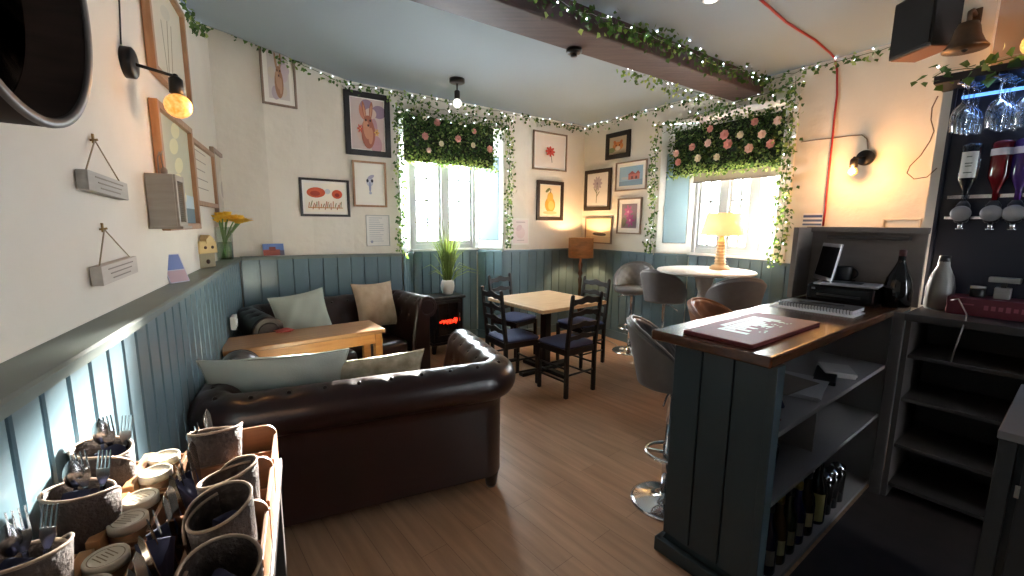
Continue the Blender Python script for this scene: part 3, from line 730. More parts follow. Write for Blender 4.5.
# round table and its lamp ------------------------------------------------
pT = V((.4115, .9114)) * 4.66; ZT = 1.115
t = thing('round_table', 'tall round white table on a turned pedestal below the right-hand window', 'table', (pT.x, pT.y, 0))
g = G(); g.lathe([(1e-5, ZT - .03), (.43, ZT - .03), (.455, ZT - .018), (.455, ZT - .006), (.448, ZT), (1e-5, ZT)], n=56); g.done('tabletop', mat('white_table_paint', (226, 222, 214), .4), t)
PED = mat('pedestal_paint', (170, 168, 164), .5)
g = G(); g.lathe([(.10, .06), (.06, .10), (.075, .2), (.055, .24), (.09, .34), (.10, .46), (.07, .58), (.05, .64), (.075, .7), (.08, .78), (.055, .86), (.05, .9), (.07, .94), (.075, .98), (.09, 1.03), (.10, ZT - .031)], n=28); g.done('pedestal', PED, t)
for k in range(4):
    a = k * PI / 2 + .4; d = V((math.cos(a), math.sin(a), 0))
    g = G(); g.bar(d * .05 + V((0, 0, .12)), d * .36 + V((0, 0, .03)), .06, .09, w2=.05, h2=.05); g.done('foot', PED, t, bevel=.012)
pl_ = V((.4365, .8997)) * 4.80
t = thing('table_lamp', 'lit table lamp with ribbed wooden base and cream shade on the round table', 'lamp', (pl_.x, pl_.y, ZT))
g = G(); pr = [(.10, 0), (.10, .015), (.085, .03), (.075, .04)]
for k in range(8): z = .05 + k * .03; r = .058 - .002 * k; pr += [(r - .012, z), (r, z + .012), (r - .01, z + .026)]
pr += [(.03, .30), (.02, .33), (.018, .36)]
g.lathe(pr, n=24); g.done('base', mat('pale_turned_wood', (206, 176, 132), .5), t)
SH2 = mat('cream_shade', (250, 226, 184), .8, emit=.16, erg=(255, 204, 130))
g = G(); g.lathe([(.205, .34), (.15, .56)], n=40); g.f = [f for f in g.f if len(f) == 4]; n_ = len(g.f); g.mi = g.mi[:n_]; g.sm = g.sm[:n_]; g.done('lamp_shade', SH2, t, solid=.003)
g = G(); g.lathe([(.018, .36), (.018, .41)], n=12); g.ball((0, 0, .44), .032, 12); g.done('bulb', mat('warm_bulb', (255, 214, 150), .4, emit=8, erg=(255, 190, 110)), t)
point((pl_.x, pl_.y, ZT + .45), 4, (1, .7, .4))
# ------------------------------------------------------------------ pictures on the walls
def wallray(px, py, wl):
    if wl == 'L': return onw(px, py, nL, dL), -nL
    if wl == 'B': return onw(px, py, nB, dB), nB
    if wl == 'R': return onw(px, py, nR, dR), nR
    best = None
    for a, b in zip(PBL, PBL[1:]):
        d = (b - a).normalized(); n = V((-d.y, d.x)); p = onw(px, py, n, n.dot(a)); s = (p.xy - a).dot(d)
        if -.05 <= s <= (b - a).length + .05 and (best is None or abs(s - (b - a).length / 2) < best[2]): best = (p, n, abs(s - (b - a).length / 2))
    return best[0], best[1]
def wrot(w): return math.atan2(-w.x, w.y)                  # local x = viewer's right, local y = into the wall
ART = {}
def picture(x0, x1, y0, y1, wl, label, fm, fw, mw, shapes, paper=(238, 234, 226), art=(238, 234, 226), cat='picture', name='framed_picture', dp=.022, tilt=0, glass=True, deep=0, group=None):
    xm, ym = (x0 + x1) / 2, (y0 + y1) / 2
    c, w = wallray(xm, ym, wl)
    if wl == 'C':
        a = onw(x0, ym, w, w.dot(c.xy)); b = onw(x1, ym, w, w.dot(c.xy)); tp = onw(xm, y0, w, w.dot(c.xy)); bt = onw(xm, y1, w, w.dot(c.xy))
    else:
        a, b, tp, bt = wallray(x0, ym, wl)[0], wallray(x1, ym, wl)[0], wallray(xm, y0, wl)[0], wallray(xm, y1, wl)[0]
    wd, ht = (a - b).length, tp.z - bt.z
    cc = (a + b) / 2; cz = (tp.z + bt.z) / 2
    r = thing(name, label, cat, (cc.x, cc.y, cz), wrot(w), group)
    if tilt: r.rotation_euler = (0, tilt, wrot(w))
    e = .004
    if fw:
        g = G()
        for sx in (-1, 1): g.box((sx * (wd / 2 - fw / 2), -e - dp / 2, 0), (fw, dp, ht))
        for sz in (-1, 1): g.box((0, -e - dp / 2, sz * (ht / 2 - fw / 2)), (wd - 2 * fw, dp, fw))
        g.done('frame', fm, r, bevel=.0025)
    y = -e - (dp * .3 if fw else dp)
    g = G(); g.box((0, (y) / 2 - e / 2, 0), (wd - 2 * fw + .004, abs(y) - e, ht - 2 * fw + .004)); g.done('mount', flat(paper), r)
    aw, ah = wd / 2 - fw - mw * wd, ht / 2 - fw - mw * wd
    g = G(); y -= .001
    def poly(pts, col, k):
        yy = y - .0006 * k; g.use(flat(col)); g.add([(p[0] * aw, yy, p[1] * ah) for p in pts], [tuple(range(len(pts)))])
    poly([(-1, -1), (1, -1), (1, 1), (-1, 1)], art, 0)
    k = 0
    for s in shapes:
        k += 1
        if s[0] == 'e':
            _, cx, cy, rx, ry, rot, col = s
            pts = []
            for i in range(18):
                t = 2 * PI * i / 18; px, py = rx * math.cos(t), ry * math.sin(t); pts.append((cx + px * math.cos(rot) - py * math.sin(rot), cy + px * math.sin(rot) + py * math.cos(rot)))
        elif s[0] == 'p': pts, col = s[1], s[2]
        elif s[0] == 'l':
            _, xa, ya, xb, yb, wv, col = s; dx, dy = xb - xa, yb - ya; l = math.hypot(dx, dy) or 1; nx, ny = -dy / l * wv, dx / l * wv
            pts = [(xa + nx, ya + ny), (xa - nx, ya - ny), (xb - nx, yb - ny), (xb + nx, yb + ny)]
        poly(pts, col, k)
    g.done('artwork', None, r, fixn=False)
    return r
RR = random.Random(11)
def hare(c1, c2, bgc):
    s = [('e', RR.uniform(-.7, .7), RR.uniform(-.8, .8), RR.uniform(.3, .5), RR.uniform(.2, .4), 0, bgc[i % len(bgc)]) for i in range(7)]
    s += [('e', -.22, .55, .10, .36, .22, c1), ('e', .2, .56, .10, .36, -.18, c1), ('e', -.21, .52, .05, .26, .22, c2), ('e', .19, .53, .05, .26, -.18, c2),
          ('e', 0, -.35, .42, .62, 0, c1), ('e', 0, .1, .27, .26, 0, c1), ('e', -.1, -.2, .2, .4, .2, c2), ('e', .14, -.45, .14, .34, -.1, c2), ('e', -.13, .16, .05, .05, 0, (40, 28, 24)), ('e', .13, .16, .05, .05, 0, (40, 28, 24)), ('e', 0, -.04, .06, .05, 0, (90, 60, 56))]
    return s
def stripes(n, col, w=.85, x0=-.8, var=.3):
    return [('l', x0, .85 - 1.7 * i / n, x0 + 1.6 * (w - RR.uniform(0, var)), .85 - 1.7 * i / n, .018, col) for i in range(n)]
def flower(cx, cy, r, n, col, mid): return [('e', cx + r * .6 * math.cos(2 * PI * k / n), cy + r * .6 * math.sin(2 * PI * k / n), r * .55, r * .24, 2 * PI * k / n, col) for k in range(n)] + [('e', cx, cy, r * .22, r * .22, 0, mid)]
# boarded left-hand wall
picture(144, 178, -14, 84, 'L', 'tall wood-framed print of dried stems above the bulb wall light', FRAMEW, .035, .0, [('l', -.1, -.8, .1, .5, .02, (150, 138, 112)), ('l', .1, -.8, .3, .4, .02, (160, 146, 118)), ('l', -.2, -.8, -.3, .2, .02, (158, 150, 124)), ('e', 0, .5, .3, .14, .4, (206, 200, 184))], art=(216, 208, 190), dp=.035)
picture(155, 189, 118, 230, 'L', 'tall wood-framed picture of a chain of pale discs, beside the hanging box', FRAMEW, .034, .0, [('p', [(-1, -1), (1, -1), (1, -.68), (-1, -.68)], (96, 120, 128)), ('p', [(-1, -.68), (1, -.68), (1, -.4), (-1, -.4)], (176, 196, 204))] + [('e', .1 * (-1) ** k, .85 - .34 * k, .3, .15, .3, (214, 208, 168)) for k in range(5)], art=(186, 184, 160), dp=.035)
picture(190, 211, 147, 206, 'L', 'wood-framed lettered print, second frame from the flower vase', FRAMEW, .03, .0, stripes(5, (150, 140, 128)), art=(214, 206, 192), dp=.03)
picture(212, 228, 156, 219, 'L', 'narrow wood-framed sketch directly above the yellow flowers', FRAMEG, .03, .0, [('e', 0, 0, .5, .55, 0, (206, 198, 186)), ('e', 0, -.1, .3, .3, 0, (180, 170, 158)), ('l', 0, -.8, 0, .8, .02, (170, 160, 148))], art=(196, 188, 174), dp=.03)
# corner and back wall
picture(260.5, 294.5, 44, 106, 'C', 'pale-framed watercolour of a sitting hare tucked under the ceiling ivy', FRAMEG, .018, .14, hare((172, 128, 100), (196, 156, 128), [(206, 190, 196), (214, 204, 190), (190, 176, 184)]), art=(212, 204, 200))
picture(344.5, 389.5, 93, 156, 'C', 'large black-framed painting of a hare with flowers left of the window', FRAMEK, .055, .02, hare((170, 104, 84), (206, 150, 120), [(188, 150, 158), (150, 128, 150), (214, 190, 180), (196, 130, 110)]) + flower(-.5, -.2, .16, 6, (206, 90, 76), (240, 200, 120)) + flower(.5, -.3, .15, 6, (216, 170, 90), (120, 60, 40)), art=(206, 190, 186))
picture(299.5, 349, 179, 216.5, 'C', 'black-framed landscape print of two orange poppies over scribbled stems', FRAMEK, .022, .05,
        [('e', -.45, .35, .46, .36, .1, (206, 92, 58)), ('e', .6, .28, .27, .32, 0, (208, 90, 56)), ('e', -.5, .28, .24, .18, 0, (160, 52, 36)), ('e', .6, .22, .12, .14, 0, (150, 48, 34)), ('e', .12, .45, .14, .18, 0, (196, 200, 206))] +
        [('l', -.85 + .1 * k, -.75 + .1 * math.sin(k * 2.1), -.8 + .1 * k + .05 * math.sin(k), -.35 + .12 * math.sin(k * 1.7), .02, ((190, 112, 60), (120, 116, 60), (176, 84, 50))[k % 3]) for k in range(17)] + [('l', -.85, -.72, .85, -.7, .03, (196, 140, 80))], art=(240, 232, 218))
picture(352.5, 386, 161.5, 207, 'C', 'wood-framed pale drawing of a small blue long-nosed animal face', FRAMEW, .02, .1, [('e', 0, .15, .3, .28, 0, (196, 200, 214)), ('e', -.2, .2, .10, .10, 0, (44, 46, 62)), ('e', .2, .2, .10, .10, 0, (44, 46, 62)), ('e', 0, -.15, .10, .3, 0, (150, 158, 186)), ('e', .02, -.5, .12, .08, 0, (176, 184, 204)), ('e', .1, .42, .3, .10, .3, (176, 172, 196))], art=(240, 236, 228))
picture(366, 389.5, 215, 246, 'C', 'plain printed notice in a thin silver edge below the blue animal drawing', mat('silver_edge', (180, 180, 178), .35, .6), .008, .0, stripes(12, (176, 178, 186)) + [('e', -.6, -.75, .12, .1, 0, (150, 156, 176))], art=(226, 224, 220), cat='notice', name='wall_notice', dp=.012)
picture(532.5, 566, 132.5, 170.5, 'B', 'square wood-framed print of a single red flower', FRAMEG, .018, .04, flower(0, 0, .3, 8, (214, 84, 70), (190, 40, 44)) + [('l', .05, -.25, .12, -.7, .02, (110, 96, 80))], art=(234, 222, 212))
picture(536, 562.5, 181, 220.5, 'B', 'dark-framed print of a golden pear', FRAMED, .05, .02, [('e', 0, -.25, .52, .5, 0, (214, 166, 60)), ('e', .0, .2, .3, .38, 0, (222, 180, 78)), ('e', .1, -.3, .3, .3, 0, (236, 200, 104)), ('l', 0, .5, .05, .78, .03, (96, 66, 36)), ('e', -.25, .68, .26, .1, .5, (110, 116, 60)), ('e', 0, -.78, .7, .12, 0, (226, 196, 140))], art=(240, 226, 196))
picture(511.5, 528.5, 218.5, 244.5, 'B', 'small unframed pale pink poster right of the left-hand window', None, 0, .06, [('e', 0, -.1, .6, .5, 0, (228, 206, 202)), ('e', -.2, .3, .4, .25, .4, (216, 190, 190)), ('l', -.6, .8, .6, .8, .04, (190, 170, 172)), ('l', -.5, -.75, .5, -.75, .03, (196, 180, 180))], art=(236, 222, 218), cat='poster', name='poster', dp=.004)
picture(607, 631, 132, 158.5, 'R', 'small black-framed painting of a fox, topmost on the corner wall', FRAMEK, .06, .0, [('e', 0, -.1, .6, .5, 0, (206, 132, 76)), ('e', -.35, .35, .16, .26, .4, (190, 110, 62)), ('e', .35, .35, .16, .26, -.4, (190, 110, 62)), ('e', 0, -.35, .3, .25, 0, (232, 216, 196)), ('e', -.2, 0, .07, .08, 0, (40, 26, 20)), ('e', .2, 0, .07, .08, 0, (40, 26, 20)), ('e', -.7, -.5, .4, .3, 0, (128, 136, 96))], art=(196, 176, 150))
picture(585.5, 611.5, 169.5, 210.5, 'R', 'dark-framed print of a grey-violet thistle flower', FRAMED, .05, .02, flower(0, .4, .4, 10, (176, 164, 178), (140, 124, 146)) + [('l', 0, .3, -.05, -.8, .03, (120, 128, 104)), ('l', -.02, -.2, -.3, .1, .03, (130, 138, 112)), ('l', -.03, -.4, .25, -.1, .03, (130, 138, 112))], art=(226, 222, 220))
picture(616.5, 647.5, 161, 190.5, 'R', 'wood-framed blue seaside picture of red-roofed houses', FRAMEG, .018, .09, [('p', [(-1, -1), (1, -1), (1, -.4), (-1, -.55)], (120, 150, 176)), ('p', [(-.2, -.4), (.75, -.4), (.75, .25), (-.2, .15)], (186, 110, 100)), ('p', [(-.25, .12), (.1, .5), (.4, .2), (.6, .5), (.8, .2)], (150, 76, 72)), ('e', -.5, -.2, .3, .15, 0, (176, 190, 200)), ('p', [(.05, -.35), (.2, -.35), (.2, -.05), (.05, -.05)], (90, 62, 70)), ('p', [(.4, -.35), (.55, -.35), (.55, -.05), (.4, -.05)], (90, 62, 70))], art=(150, 184, 208))
picture(618, 642, 198, 234, 'R', 'wood-framed picture of pink blossoms with a broad white mount', FRAMEG, .018, .14, flower(-.1, .35, .5, 7, (190, 100, 150), (226, 170, 200)) + flower(.2, -.35, .5, 7, (170, 84, 140), (220, 160, 190)) + [('e', -.6, -.5, .3, .4, 0, (110, 110, 100))], art=(138, 122, 132))
picture(586, 612.5, 217.5, 243.5, 'R', 'wood-framed picture of a dark rowing boat just above the floor lamp', FRAMEG, .018, .0, [('e', .1, -.32, .55, .13, -.06, (58, 50, 44)), ('e', .1, -.24, .5, .07, -.06, (120, 100, 80)), ('p', [(-1, -1), (1, -1), (1, -.5), (-1, -.5)], (226, 200, 160))], art=(240, 218, 180))
picture(803.5, 822.5, 213.5, 226, 'R', 'small blue and white striped notice by the red cable', None, 0, .0, [('p', [(-1, .35), (1, .35), (1, .75), (-1, .75)], (70, 86, 130)), ('p', [(-1, -.3), (1, -.3), (1, .05), (-1, .05)], (92, 104, 140)), ('p', [(-1, -.9), (1, -.9), (1, -.6), (-1, -.6)], (92, 104, 140))], art=(226, 224, 226), cat='notice', name='wall_notice', dp=.004)
picture(882, 921, 218.5, 236, 'R', 'blank cream noticeboard behind the bar shelf screen', mat('cream_edge', (214, 204, 188), .6), .015, .0, [], art=(226, 214, 196), cat='noticeboard', name='noticeboard', dp=.02)

# postcards on the ledges
def card(px, py, z, wl, w, h, lab, parts, lean_=.18, sgn=0):
    p = atz(px, py, z); p = p + V((.045, .022, 0)) if wl == 'L' else V((*(wallray(px, py - 6, 'C')[0].xy + V((.028, -.03))), z)); wv = (-nL if wl == 'L' else V((-.7, .714)))
    r = thing('postcard', lab, 'postcard', (p.x, p.y, z + .001), wrot(wv) + sgn)
    r.rotation_euler = (-lean_, 0, wrot(wv) + sgn)
    g = G(); g.box((0, 0, h / 2), (w, .003, h)); g.done('card', flat(parts[0]), r)
    g = G()
    for i, (c, x0, x1, z0, z1) in enumerate(parts[1:]):
        g.use(flat(c)); y = -.0022 - .0005 * i; g.quad((x0 * w, y, z0 * h), (x1 * w, y, z0 * h), (x1 * w, y, z1 * h), (x0 * w, y, z1 * h))
    g.done('print', None, r, fixn=False)
card(272.5, 254, 1.235, 'C', .185, .115, 'postcard of a red-brick building under blue sky, leaning on the back wall ledge', [(206, 206, 210), ((92, 118, 172), -.48, .48, .3, .97), ((150, 78, 62), -.48, .3, .03, .5), ((120, 58, 50), -.2, .1, .4, .72), ((90, 84, 100), .28, .48, .03, .42)])
card(168, 283, 1.24, 'L', .11, .15, 'small blue and pink postcard leaning on the long left ledge', [(196, 196, 212), ((112, 130, 186), -.46, .46, .45, .97), ((196, 168, 176), -.46, .46, .03, .42)], .35, -.6)

# little clay house and the vase of yellow flowers
hp = atz(202, 267.5, 1.24); ha = wrot(-nL) - .55
t = thing('house_ornament', 'little biscuit-coloured pottery house with a chimney on the left ledge', 'ornament', (hp.x, hp.y, 1.2405), ha); t.scale = (1.15, 1.15, 1.15)
HB = mat('biscuit_clay', (196, 172, 120), .7); HD = mat('house_wall', (146, 136, 108), .7); HW = mat('house_hole', (60, 40, 30), .8)
g = G(); g.box((0, 0, .045), (.115, .085, .09)); g.done('body', HD, t, bevel=.004)
g = G(); g.prism([(-.068, .083), (.068, .083), (.058, .155), (-.058, .155)], (0, -.055, 0), (1, 0, 0), (0, 0, 1), (0, .11, 0)); g.done('roof', HB, t, bevel=.006)
g = G(); g.prism([(-.03, .14), (.03, .14), (.03, .165), (0, .19), (-.03, .165)], (.012, -.06, 0), (1, 0, 0), (0, 0, 1), (0, .07, 0)); g.done('dormer', HB, t, bevel=.003)
g = G(); g.box((-.045, .0, .17), (.02, .025, .05)); g.done('chimney', HD, t, bevel=.002)
for x, z, n in ((-.026, .118, 'window'), (.026, .118, 'window'), (.012, .163, 'window'), (0, .035, 'door')):
    g = G(); g.lathe([(1e-5, 0), (.009 if n == 'window' else .013, 0), (.009 if n == 'window' else .013, .003), (1e-5, .003)], (x, -.0555 if z > .09 else -.0425, z), 12, M=Matrix.Rotation(PI / 2, 3, 'X')); g.done(n, HW, t)
vp = atz(222, 259, 1.24); vp = V((*(tL * (vp.xy.dot(tL) - .14) + nL * -.548), 0))
t = thing('glass_vase', 'clear glass vase of yellow flowers in the ledge corner', 'vase', (vp.x, vp.y, 1.2405)); t.scale = (1.6, 1.6, 1.6)
g = G(); g.lathe([(.033, .002), (.036, .01), (.040, .15), (.044, .165)], n=24, cap=False); g.done('vessel', VGLASS, t, fixn=False)
g = G(); g.lathe([(1e-5, .006), (.032, .006), (.036, .09), (1e-5, .09)], n=20); g.done('water', glassy('water', (214, 226, 210), .25), t)
YEL = mat('daffodil', (238, 178, 30), .7, var=(246, 206, 70), scale=(40, 40, 40)); STEM = mat('flower_stem', (96, 124, 64), .6)
rr = random.Random(4)
for k in range(12):
    a = 2 * PI * k / 12; ro = 1 if k else 0
    h = .222 + rr.uniform(-.015, .02); d = tL.to_3d() * (.06 * math.cos(a)) + nL.to_3d() * (.035 + .05 * math.sin(a)); d.z = 0
    f = thing('yellow_flower', 'yellow flower among the bunch in the glass vase on the ledge', 'flower', (vp.x, vp.y, 1.2425), 0, 'yellow flowers in the glass vase'); f.scale = (1.5, 1.5, 1.42)
    tip = d * ro + V((0, 0, h))
    g = G(); g.tube([V((-.2 * d.x, -.2 * d.y, .012)), d * .2 + V((0, 0, .12)), d * ro * .7 + V((0, 0, h * .85)), tip], .0035, 6); g.done('stem', STEM, f)
    g = G()
    for j in range(8):
        b = 2 * PI * j / 8; q = V((math.cos(b), math.sin(b), .25)); g.leaf(tip, q + d * 4, V((0, 0, 1)), .065, .05)
    g.lathe([(.010, -.005), (.014, .012), (.02, .03), (.016, .03), (1e-5, .01)], tip, 10); g.done('bloom', YEL, f)

# wall lights ------------------------------------------------------------
FIL = mat('filament_bulb', (255, 176, 70), .3, emit=.13, erg=(255, 168, 70), var=(255, 236, 180), scale=(60, 60, 60))
def wall_light(label, p, w, arm, down, bulb_r, e, on=True, drop=.10):
    r = thing('wall_light', label, 'wall light', (p.x, p.y, p.z), wrot(w))
    MX = Matrix.Rotation(PI / 2, 3, 'X')
    g = G(); g.lathe([(1e-5, 0), (.06, 0), (.06, .03), (.052, .036), (1e-5, .036)], (0, 0, 0), 32, M=MX); g.done('backplate', BLACKM, r)
    tip = V((arm * .5, -.03 - down * .0 - .12 * 1, -.01)) if arm else V((0, -.12, -.01))
    g = G(); g.tube([(0, -.02, 0), tip], .007, 8); g.ball(tip, .012, 10); g.done('arm', BLACKM, r)
    g = G(); g.lathe([(.014, .0), (.026, -.012), (.028, -.07), (.02, -.075)], tip, 18); g.done('lamp_holder', BLACKM, r)
    c = tip + V((0, 0, -.072 - bulb_r * .98))
    g = G(); g.lathe([(.014, bulb_r * 1.05), (.017, bulb_r * .9)] + [(max(1e-5, bulb_r * math.sin(PI * i / 10)), bulb_r * math.cos(PI * i / 10)) for i in range(2, 11)], c, 20); g.done('bulb', FIL, r)
    if on:
        l = point((0, 0, 0), e, (1, .47, .16), bulb_r * .9); l.parent = r; l.location = c + V((0, -bulb_r * 1.6, 0))
    return r
p, w = wallray(124, 62, 'L'); wall_light('black wall light with a glowing filament globe on the left wall', p, w, .16, 0, .052, .5)
p, w = wallray(866, 158, 'R'); wall_light('black wall light glowing orange on the wall beside the bar', p, w, -.05, 0, .034, 2.8)
g = G(); a, w = wallray(119, 44, 'L'); b, _ = wallray(116, -30, 'L'); o_ = V((nL.x, nL.y, 0)) * .006
g.tube([a + o_, b + o_], .003, 6); tag(g.done('cable', BLACKP), 'thin dark cable running up from the left wall light', 'cable')
# box lantern and hanging wooden signs on the left wall
p, w = wallray(149, 204, 'L'); c0, _ = wallray(137, 181, 'L'); c1_, _ = wallray(149, 228, 'L')
t = thing('hanging_box', 'small grey wooden box with a wire mesh front hung on the left wall', 'wall box', (*(p.xy + tL * .05), c1_.z - .0), wrot(w))
HBX = mat('grey_wood_box', (176, 170, 158), .7, var=(158, 152, 140), scale=(4, 4, 30))
bw, bh, bd2 = .16, .24, .10
g = G()
for x in (-bw / 2, bw / 2): g.box((x, -bd2 / 2 - .003, bh / 2), (.014, bd2, bh))
for z in (.007, bh - .007): g.box((0, -bd2 / 2 - .003, z), (bw, bd2, .014))
g.box((0, -.008, bh / 2), (bw, .008, bh)); g.box((0, -bd2 / 2 - .01, .002), (bw + .03, bd2 + .03, .012)); g.done('body', HBX, t, bevel=.002)
g = G()
for x in (-bw / 2 + .012, bw / 2 - .012): g.box((x, -bd2 - .006, bh / 2), (.024, .012, bh))
for z in (.014, bh - .014): g.box((0, -bd2 - .006, z), (bw - .048, .012, .026))
dr = g.done('door', HBX, t, bevel=.002)
g = G()
for k in range(12): x = -.055 + .01 * k; g.tube([(x, -bd2 - .004, .025), (x, -bd2 - .004, bh - .025)], .0008, 4)
for k in range(19): z = .028 + .01 * k; g.tube([(-.057, -bd2 - .004, z), (.057, -bd2 - .004, z)], .0008, 4)
g.done('wire_mesh', mat('mesh_wire', (150, 148, 140), .4, .6), dr)
g = G(); g.tube([(-.06, -.05, bh), (-.055, -.05, bh + .07), (-.02, -.05, bh + .10), (.0, -.05, bh + .085), (.03, -.05, bh + .11)], .003, 6); g.tube([(.0, -.05, bh + .085), (.02, -.05, bh + .04), (.035, -.05, bh)], .003, 6); g.ball((.03, -.05, bh + .02), .014, 8, sz=1.4); g.done('hanger', mat('grey_wire', (120, 112, 104), .5), t)
for i, (nx, ny, bx0, bx1, by, lab) in enumerate(((89, 140, 72, 116, 186, 'grey wooden hanging sign, the upper of two on the left wall'), (100, 229, 85, 127, 270, 'pale wooden hanging sign, the lower of two on the left wall'))):
    pn, w = wallray(nx, ny, 'L'); a, _ = wallray(bx0 + 3, by, 'L'); b, _ = wallray(bx1, by, 'L'); c = (a + b) / 2; wd = (a - b).length
    t = thing('hanging_sign', lab, 'sign', (c.x, c.y, c.z), wrot(w)); t.rotation_euler = (0, .05 if i == 0 else -.03, wrot(w))
    g = G(); g.box((0, -.018, 0), (wd, .03, .062)); g.done('board', mat('weathered_board%d' % i, ((168, 164, 156), (190, 182, 170))[i], .8, var=((190, 186, 178), (208, 200, 190))[i], scale=(2, 30, 30)), t, bevel=.002)
    g = G()
    for k in range(3): g.box((0, -.034, .016 - .016 * k), (wd * (.7 - .1 * k), .001, .004))
    g.done('lettering', mat('sign_ink', (140, 132, 124), .8), t)
    nz = pn.z - c.z; nxl = (pn.xy - c.xy).dot(V((w.y, -w.x)))
    g = G(); g.tube([(-wd * .42, -.02, .03), (nxl, -.012, nz)], .0022, 5); g.tube([(wd * .42, -.02, .03), (nxl, -.012, nz)], .0022, 5); g.done('string', mat('jute_string', (150, 134, 108), .9), t)
    g = G(); g.tube([(nxl, .0, nz), (nxl, -.02, nz + .003)], .004, 6); g.box((nxl, -.008, nz + .006), (.006, .006, .03)); g.done('hook', mat('brass_hook', (150, 124, 80), .4, .8), t)

# deep round mirror ---------------------------------------------------------
mp_, w = wallray(8, 20, 'L')
t = thing('round_mirror', 'large round mirror in a deep dark wooden rim, cut off by the left edge', 'mirror', (-1.0849, .8448, 2.045), wrot(w))
MX = Matrix.Rotation(PI / 2, 3, 'X'); RO = .302
g = G(); g.lathe([(RO - .005, 0), (RO, .02), (RO + .004, .138), (RO, .144), (RO - .012, .144), (RO - .016, .136), (RO - .02, .03), (1e-5, .03)], (0, -.002, 0), 72, M=MX)
g.done('rim', mat('dark_rim', (52, 38, 31), .7, var=(38, 28, 23), scale=(6, 6, 30), spec=.2), t)
g = G(); g.lathe([(RO + .005, .139), (RO + .004, .147), (RO - .014, .147), (RO - .016, .139), (RO + .005, .139)], (0, -.002, 0), 72, M=MX, cap=False); g.done('edge_band', mat('rim_edge', (92, 84, 80), .45), t)
g = G(); g.lathe([(1e-5, .034), (RO - .022, .034)], (0, -.002, 0), 64, M=MX); g.done('mirror_glass', mat('mirror', (225, 230, 228), .02, 1), t)

# ceiling fittings ---------------------------------------------------------------
p = atz(457, 79, ZC)
t = thing('ceiling_light', 'black ceiling lamp holder with a bare round bulb before the left-hand window', 'ceiling light', (p.x, p.y, ZC))
g = G(); g.lathe([(.075, 0), (.075, -.035), (.06, -.042), (1e-5, -.042)], n=28); g.done('rose', BLACKM, t)
g = G(); g.tube([(0, 0, -.03), (0, 0, -.11)], .008, 8); g.lathe([(.012, -.10), (.028, -.115), (.028, -.18), (.02, -.185)], n=16); g.done('lamp_holder', BLACKM, t)
g = G(); g.ball((0, 0, -.225), .044, 16); g.done('bulb', mat('white_bulb', (240, 240, 232), .3, emit=.25), t)
p = atz(574, 49, 2.79)
t = thing('beam_fitting', 'small round black fitting under the dark ceiling beam', 'ceiling fitting', (p.x, p.y, 2.789))
g = G(); g.lathe([(.055, 0), (.055, -.025), (.04, -.032), (1e-5, -.032)], n=24); g.done('cap', BLACKM, t)
g = G(); g.lathe([(.022, -.03), (.024, -.05), (1e-5, -.052)], n=16); g.done('socket', BLACKM, t)
p = atz(711, -1, ZC)
t = thing('spotlight', 'white recessed ceiling spotlight right of the beam, cut by the top edge', 'ceiling light', (p.x, p.y, ZC))
g = G(); g.lathe([(.05, 0), (.05, -.006), (.038, -.01)], n=24, cap=False); g.done('bezel', WHITE, t)
g = G(); g.lathe([(.038, -.006), (1e-5, -.006)], n=24); g.done('lens', mat('spot_lens', (250, 250, 245), .3, emit=1.2), t)
# ------------------------------------------------------------------ the bar (bar frame: u to the back bar, w to the serving side)
BT = 1.085
def bb(g, u0, u1, w0, w1, z0, z1):
    c = bar((u0 + u1) / 2, (w0 + w1) / 2, (z0 + z1) / 2); g.box(c, (u1 - u0, w1 - w0, z1 - z0), M=Matrix.Rotation(BARZ, 3, 'Z') @ Matrix.Diagonal((1, -1, 1)))
    return g
t = thing('bar_counter', 'blue-grey boarded bar counter with open shelves on its serving side', 'bar counter')
g = G()
eb = [(-1.062, -.935), (-.928, -.80), (-.793, -.668)]
for a, b in eb: bb(g, 1.70, 1.722, a, b, .1, BT - .05)
bb(g, 1.712, 1.735, -1.058, -.69, .0, BT - .05); g.done('end_panel', BARG, t, bevel=.003)
g = G(); bb(g, 1.695, 1.76, -.670, -.636, 0, BT - .05); g.done('corner_post', BARG, t, bevel=.003)
g = G(); bb(g, 1.672, 1.70, -1.085, -.64, 0, .07); bb(g, 1.672, 3.2, -1.088, -1.062, 0, .07); g.done('plinth', BARG, t, bevel=.004)
g = G()
n = 12
for k in range(n): a = 1.712 + (3.2 - 1.712) * k / n; bb(g, a + .004, a + 1.488 / n - .004, -1.066, -1.048, .1, BT - .05)
bb(g, 1.712, 3.2, -1.05, -1.035, 0, BT - .05); g.done('front_panel', BARG, t, bevel=.002)
for z in (.755, .455, .03):
    g = G(); bb(g, 1.735, 3.2, -1.035, -.642, z - .022, z); g.done('shelf', SHELFW, t, bevel=.002)
g = G(); bb(g, 2.36, 2.375, -1.03, -.70, .455, .733); g.done('divider', SHELFW, t)
g = G(); bb(g, 3.19, 3.21, -1.06, -.618, 0, BT - .05); g.done('end_panel', SHELFW, t)
g = G(); bb(g, 1.627, 3.60, -1.142, -.636, BT - .045, BT); tag(g.done('countertop', BARTOP, bevel=.010, seg=3), 'polished dark wooden bar top running to the screen', 'bar top')
